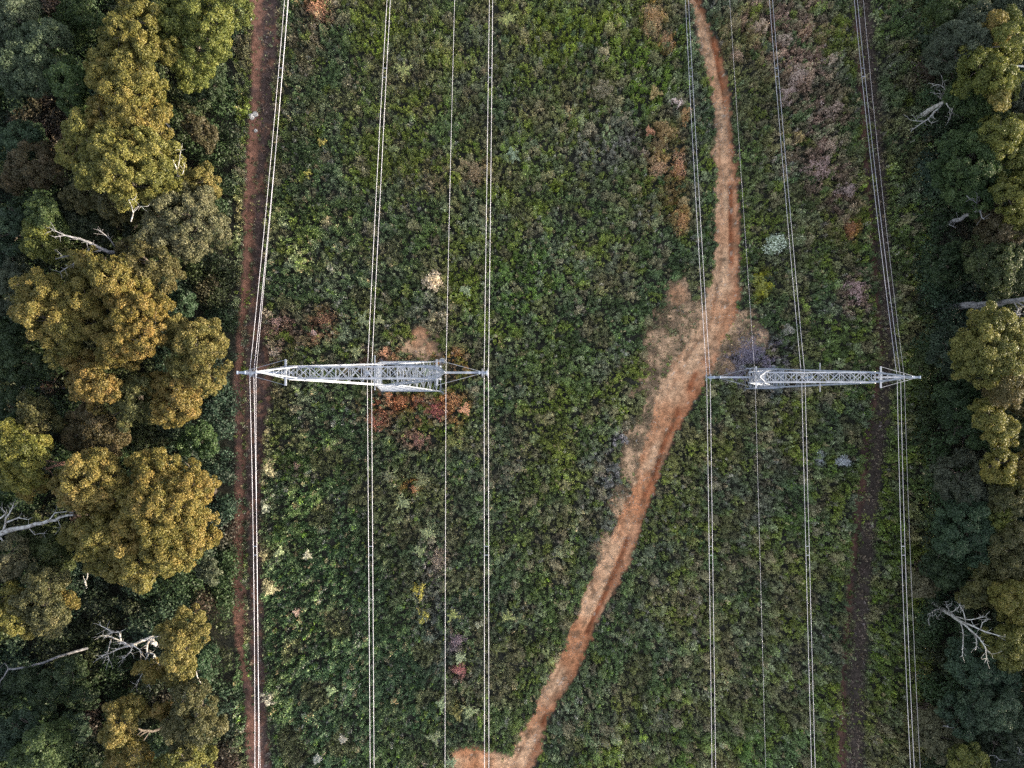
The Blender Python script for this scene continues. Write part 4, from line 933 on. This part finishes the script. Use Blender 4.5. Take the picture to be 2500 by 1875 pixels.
# ------------------------------------------------------------------ pylons
def pylon(label, Xc, Yc, hc):
    """hc: conductor height. Waisted lattice body, V-arms, flat bridge, insulated end poles, two earth-wire peaks"""
    t = empty('transmission_tower', (Xc, Yc, 0)); tag(t, label, 'pylon', 'lattice pylons of the two power lines')
    A = hc + 3.4; B = A - 1.4; wz = hc - 9.0                      # bridge top, bridge bottom, waist
    bx = 1.15 + .155 * wz; hy = lambda z: .52 + .0495 * (A - z)   # half depth along the line
    wx = 1.15
    Pt = lambda x, y, z: (Xc + x, Yc + y, z)
    LW, BW = .155, .06
    def legx(z): return bx + (wx - bx) * z / wz
    for sx in (-1, 1):
        for sy in (-1, 1):
            m_ = MB(); m_.bar(Pt(sx*bx, sy*hy(0), -.1), Pt(sx*wx, sy*hy(wz), wz), LW); 
            m_.bar(Pt(sx*bx, sy*hy(0), .25), Pt(sx*bx, sy*hy(0), .30), .5); leg = m_.build('leg', M_STEEL, t)
            f = MB(); f.tube([Pt(sx*bx, sy*hy(0), -.3), Pt(sx*bx, sy*hy(0), .22)], .45, 12); f.build('footing', M_CONC, leg)
    # body bracing, one mesh per face
    for fc in range(4):
        m_ = MB(); nb = max(3, int(wz / 2.5)); zs = [wz * (1 - (1 - i / nb)**1.15) for i in range(nb + 1)]
        def P(s, z):
            if fc < 2: return Pt(s*legx(z), (1 if fc else -1)*hy(z), z)
            return Pt((1 if fc == 2 else -1)*legx(z), s*hy(z), z)
        for i in range(nb):
            a, b = zs[i], zs[i+1]
            m_.bar(P(-1, a), P(1, b), BW); m_.bar(P(1, a), P(-1, b), BW)
            if i: m_.bar(P(-1, a), P(1, a), BW)
            mid = (a + b) / 2
            m_.bar(P(-1, mid), P(-.45, a + (b-a)*.28), BW*.7); m_.bar(P(1, mid), P(.45, a + (b-a)*.28), BW*.7)
        m_.bar(P(-1, wz), P(1, wz), LW*.8); m_.bar(P(-1, .9), P(1, .9), BW)
        m_.build('body_bracing', M_STEEL, t)
    # V arms from the waist to the bridge
    for sx in (-1, 1):
        m_ = MB(); O = lambda u, sy: Pt(sx*(wx + (7.0-wx)*u), sy*hy(wz + (B-wz)*u), wz + (B-wz)*u)
        I = lambda u, sy: Pt(sx*(.15 + (5.4-.15)*u), sy*hy(wz + .6 + (B-wz-.6)*u), wz + .6 + (B-wz-.6)*u)
        for sy in (-1, 1):
            m_.bar(O(0, sy), O(1, sy), LW*.85); m_.bar(I(0, sy), I(1, sy), LW*.75)
            k = 6
            for i in range(k):
                m_.bar(O(i/k, sy), I((i+1)/k, sy), BW*.8); m_.bar(I(i/k, sy), O((i+1)/k, sy), BW*.8)
        for i in range(k):
            m_.bar(O(i/k, -1), O((i+1)/k, 1), BW*.8); m_.bar(I(i/k, 1), I((i+1)/k, -1), BW*.8)
            m_.bar(O(i/k, -1), O(i/k, 1), BW*.8)
        m_.build('window_arm', M_STEEL, t)
    # bridge
    m_ = MB(); k = 12
    for sy in (-1, 1):
        m_.bar(Pt(-7.1, sy*.56, B), Pt(7.1, sy*.56, B), LW*.8); m_.bar(Pt(-7.1, sy*.52, A), Pt(7.1, sy*.52, A), LW*.9)
        for i in range(k):
            x0, x1 = -7 + 14*i/k, -7 + 14*(i+1)/k
            if i % 2: m_.bar(Pt(x0, sy*.54, A), Pt(x1, sy*.56, B), BW)
            else: m_.bar(Pt(x0, sy*.56, B), Pt(x1, sy*.54, A), BW)
    for i in range(k + 1):
        x0 = -7 + 14*i/k
        m_.bar(Pt(x0, -.52, A), Pt(x0, .52, A), BW); m_.bar(Pt(x0, -.56, B), Pt(x0, .56, B), BW)
        if i < k:
            x1 = x0 + 14/k; s = 1 if i % 2 else -1
            m_.bar(Pt(x0, -.52*s, A), Pt(x1, .52*s, A), BW); m_.bar(Pt(x0, .52*s, A), Pt(x1, -.52*s, A), BW*.8); m_.bar(Pt(x0, .56*s, B), Pt(x1, -.56*s, B), BW*.9)
    m_.build('bridge', M_STEEL, t)
    # ends: cross bar, horizontal pole, stays
    for sx in (-1, 1):
        m_ = MB(); m_.bar(Pt(sx*6.8, -1.18, A+.12), Pt(sx*6.8, 1.18, A+.12), .17, .12); m_.build('cross_bar', M_STEEL, t)
        m_ = MB(); m_.bar(Pt(sx*6.2, 0, A-.35), Pt(sx*11.35, 0, A-.35), .20, .18)
        pole = m_.build('end_pole', M_STEEL, t)
        for q in (10.6, 11.3):
            c = MB(); c.bar(Pt(sx*q, -.15, A-.3), Pt(sx*q, .15, A-.3), .10, .28); c.build('clamp_plate', M_INS, pole)
        for sy in (-1, 1):
            s_ = MB(); s_.bar(Pt(sx*6.8, sy*1.15, A+.12), Pt(sx*11.1, 0, A-.3), .028); s_.build('stay_rod', M_STEEL, t)
        # earth wire peak
        m_ = MB(); apex = Pt(sx*7.9, 0, hc + 7.6); 
        cs_ = [Pt(sx*5.8, .50, A), Pt(sx*5.8, -.50, A), Pt(sx*7.0, .50, A), Pt(sx*7.0, -.50, A)]
        for c in cs_: m_.bar(c, apex, LW*.6)
        ap = Vector(apex)
        for u in (.2, .4, .6, .78):
            q = [Vector(c).lerp(ap, u) for c in cs_]; q2 = [Vector(c).lerp(ap, min(u + .2, .97)) for c in cs_]
            m_.bar(q[0], q[1], BW*.7); m_.bar(q[2], q[3], BW*.7); m_.bar(q[0], q[2], BW*.7); m_.bar(q[1], q[3], BW*.7); m_.bar(q[0], q2[1], BW*.6); m_.bar(q[0], q2[2], BW*.6); m_.bar(q[1], q2[3], BW*.6)
        m_.build('earth_wire_peak', M_STEEL, t)
    # plan bracing at the waist plus the long cross members seen from above
    m_ = MB()
    m_.bar(Pt(-wx, -hy(wz), wz+.1), Pt(wx, hy(wz), wz+.1), BW); m_.bar(Pt(-wx, hy(wz), wz+.1), Pt(wx, -hy(wz), wz+.1), BW); m_.build('waist_frame', M_STEEL, t)
    m_ = MB(); m_.bar(Pt(.9, -1.6, B-.1), Pt(.9, 1.6, B-.1), .09); m_.build('hanger_beam', M_STEEL, t)
    # insulator strings
    for x in (-11.0, 0, 11.0):
        top = (A - .5) if x else (B - .1)
        m_ = MB(); n_ = 16; zt = top; zb = hc + .35
        pts, rd = [], []
        for i in range(n_):
            z = zt + (zb - zt) * i / (n_ - 1); pts += [Pt(x, 0, z + .03), Pt(x, 0, z), Pt(x, 0, z - .03)]; rd += [.04, .13, .04]
        m_.tube(pts, rd, 8); s_ = m_.build('insulator_string', M_INS, t)
        y = MB(); y.bar(Pt(x-.24, 0, hc+.3), Pt(x+.24, 0, hc+.3), .08, .12); y.build('yoke_plate', M_STEEL, s_)
        for q in (-.2, .2):
            cl = MB(); cl.bar(Pt(x+q, -.25, hc+.06), Pt(x+q, .25, hc+.06), .11); cl.bar(Pt(x+q, 0, hc), Pt(x+q, 0, hc+.3), .05); cl.build('wire_clamp', M_STEEL, s_)
            rg = MB(); rg.tube([Pt(x+q*1.35, .42*math.cos(a_*math.pi/6) , hc+.1+.16*math.sin(a_*math.pi/6)) for a_ in range(13)], .022, 5); rg.build('corona_ring', M_STEEL, s_)
    return t
YL = (CY - 806) * 65.0 / F; YR = (CY - 815.5) * 78.0 / F
XLc = -308 * 65.0 / F; XRc = 632 * 78.0 / F
pylon('taller white lattice pylon on the left, its arm reaching over the left track', XLc, YL, 28.0)
pylon('shorter bluish lattice pylon on the right beside the bend of the dirt road', XRc, YR, 15.0)

# ------------------------------------------------------------------ wires
def wire(name, samples, hts, y0, rad, mat, parent=None):
    """samples: chart x at chart y; hts: height at chart y; one smooth curve either side of the pylon at y0"""
    S = np.array(samples, float); Hh = np.array(hts, float); pts = []
    ys = np.concatenate([np.linspace(-420, y0, 42), np.linspace(y0, 2080, 42)[1:]])
    up = S[S[:, 0] <= y0 + 1]; dn = S[S[:, 0] >= y0 - 1]; du = min(2, len(up) - 1); dd = min(2, len(dn) - 1)
    def fit(A_, d_):    # polynomial through the pylon point
        o_ = A_[np.argmin(abs(A_[:, 0] - y0))]; x_ = (A_[:, 0] - o_[0]) / 1000; v_ = A_[:, 1] - o_[1]
        M_ = np.stack([x_**k for k in range(1, d_ + 1)], 1); c_ = np.linalg.lstsq(M_, v_, rcond=None)[0]
        return lambda y: o_[1] + sum(c_[k-1] * ((y - o_[0]) / 1000)**k for k in range(1, d_ + 1))
    fu, fd = fit(up, du), fit(dn, dd); P = []
    for y in ys:
        x = fu(y) if y <= y0 else fd(y); P.append(W(x, y, float(np.interp(y, Hh[:, 0], Hh[:, 1]))))
    P = np.array(P)
    k = len(P); sm = P.copy()
    m_ = MB(); m_.tube([tuple(q) for q in sm], rad, 6); return m_.build(name, mat, parent), sm
HL = [(-420,15.0),(0,19.3),(256,21.4),(480,24.1),(806,28),(1239,28.4),(1659,28.9),(2080,29.5)]
HR = [(-420,4.0),(0,7.5),(256,9.2),(480,11.3),(815.5,15),(1239,16.6),(1659,18),(2080,19)]
def smooth_h(H, y0):
    H = np.array(H); a = H[H[:, 0] <= y0]; b = H[H[:, 0] >= y0]; ys = np.linspace(-420, 2080, 101); out = []
    pa = np.polyfit(a[:, 0] - y0, a[:, 1], 2); pb = np.polyfit(b[:, 0] - y0, b[:, 1], 2); h0 = H[H[:, 0] == y0][0, 1]
    for y in ys: out.append((y, (np.polyval(pa, y - y0) - pa[2] + h0) if y <= y0 else (np.polyval(pb, y - y0) - pb[2] + h0)))
    return out
def bundle(label, left, right, H, y0, group):
    c0 = W(left[0][1], 700, 20); t = empty('conductor_bundle', (c0[0], 0, 20)); tag(t, label, 'power line', group)
    Hs = smooth_h(H, y0); o1, P1 = wire('conductor', left, Hs, y0, .0185, M_WIRE, t); o2, P2 = wire('conductor', right, Hs, y0, .0185, M_WIRE, t)
    for yy in (147, 166, 1180, 1199):
        i = int(np.argmin(abs(np.interp(np.linspace(0, 1, len(P1)), np.linspace(0, 1, len(P1)), CY - P1[:, 1] * F / (CAM_H - P1[:, 2])) - yy)))
        Yt = (CY - yy) / F * (CAM_H - P1[i, 2]); a = [np.interp(-Yt, -P1[:, 1], P1[:, k]) for k in (0, 2)]; b = [np.interp(-Yt, -P2[:, 1], P2[:, k]) for k in (0, 2)]
        s = MB(); s.bar((a[0], Yt, a[1]), (b[0], Yt, b[1]), .055); s.build('spacer', M_STEEL, t)
G1, G2 = 'twin conductor bundles of the left power line', 'twin conductor bundles of the right power line'
bundle('twin white wires on the far left, following the left track', [(0,614.8),(256,592.4),(480,572.5),(806,539.2),(1000,544),(1239,548),(1659,550.5)], [(0,623.2),(256,601.2),(480,581.5),(806,548),(1000,552),(1239,555.8),(1659,558.5)], HL, 806, G1)
bundle('twin white wires through the middle of the left pylon', [(0,835.9),(256,821.5),(480,809.3),(806,793.3),(1239,796.5),(1659,799.6)], [(0,843.2),(256,829.8),(480,818.2),(806,802.5),(1239,805.3),(1659,808)], HL, 806, G1)
bundle('twin white wires at the right tip of the left pylon', [(0,1057),(256,1054),(480,1050),(806,1045.7),(1239,1046.2),(1659,1046.5)], [(0,1064),(256,1062),(480,1058.8),(806,1055),(1239,1055.5),(1659,1056)], HL, 806, G1)
bundle('twin white wires at the left tip of the right pylon, crossing the dirt road', [(0,1480.5),(256,1493.3),(480,1506),(815.5,1526.6),(1239,1532.5),(1659,1538)], [(0,1487.3),(256,1500.5),(480,1513.8),(815.5,1534),(1239,1540),(1659,1546)], HR, 815.5, G2)
bundle('twin white wires through the middle of the right pylon', [(0,1661.9),(256,1683),(480,1701.2),(815.5,1731.5),(1239,1742),(1659,1753)], [(0,1668.8),(256,1690),(480,1708.6),(815.5,1739),(1239,1749.5),(1659,1761)], HR, 815.5, G2)
bundle('twin white wires on the far right against the forest edge', [(0,1845.6),(442,1891),(597,1911.3),(815.5,1938),(1239,1949),(1659,1967)], [(0,1852.2),(442,1898.4),(597,1918.4),(815.5,1945.6),(1239,1956.8),(1659,1975)], HR, 815.5, G2)
def earth(label, S, H, y0, dh, r):
    Hs = [(a, b + dh) for a, b in smooth_h(H, y0)]; o, P = wire('earth_wire', S, Hs, y0, r, M_WIRE); tag(o, label, 'overhead wire', 'thin single earth wires')
    return P
earth('thin single wire beside the far left twin wires', [(0,622),(480,582.5),(806,553),(1000,553.5),(1659,562)], HL, 806, 7.7, .011)
earth('thin single wire just left of the right tip of the left pylon', [(0,982),(256,975.7),(480,970),(806,963.4),(1239,962),(1659,961.3)], HL, 806, 7.7, .012)
earth('faint thin wire passing the left end of the right pylon', [(0,1576.5),(256,1591.8),(480,1609),(815.5,1631),(1018,1636.6),(1659,1654)], HR, 815.5, 7.6, .008)
earth('faint thin wire outside the far right twin wires', [(0,1865),(442,1909),(815.5,1953.5),(1239,1968),(1659,1988)], HR, 815.5, 7.6, .008)
print('objects', len(bpy.data.objects), 'tris', sum(len(q_.polygons) for q_ in bpy.data.meshes))
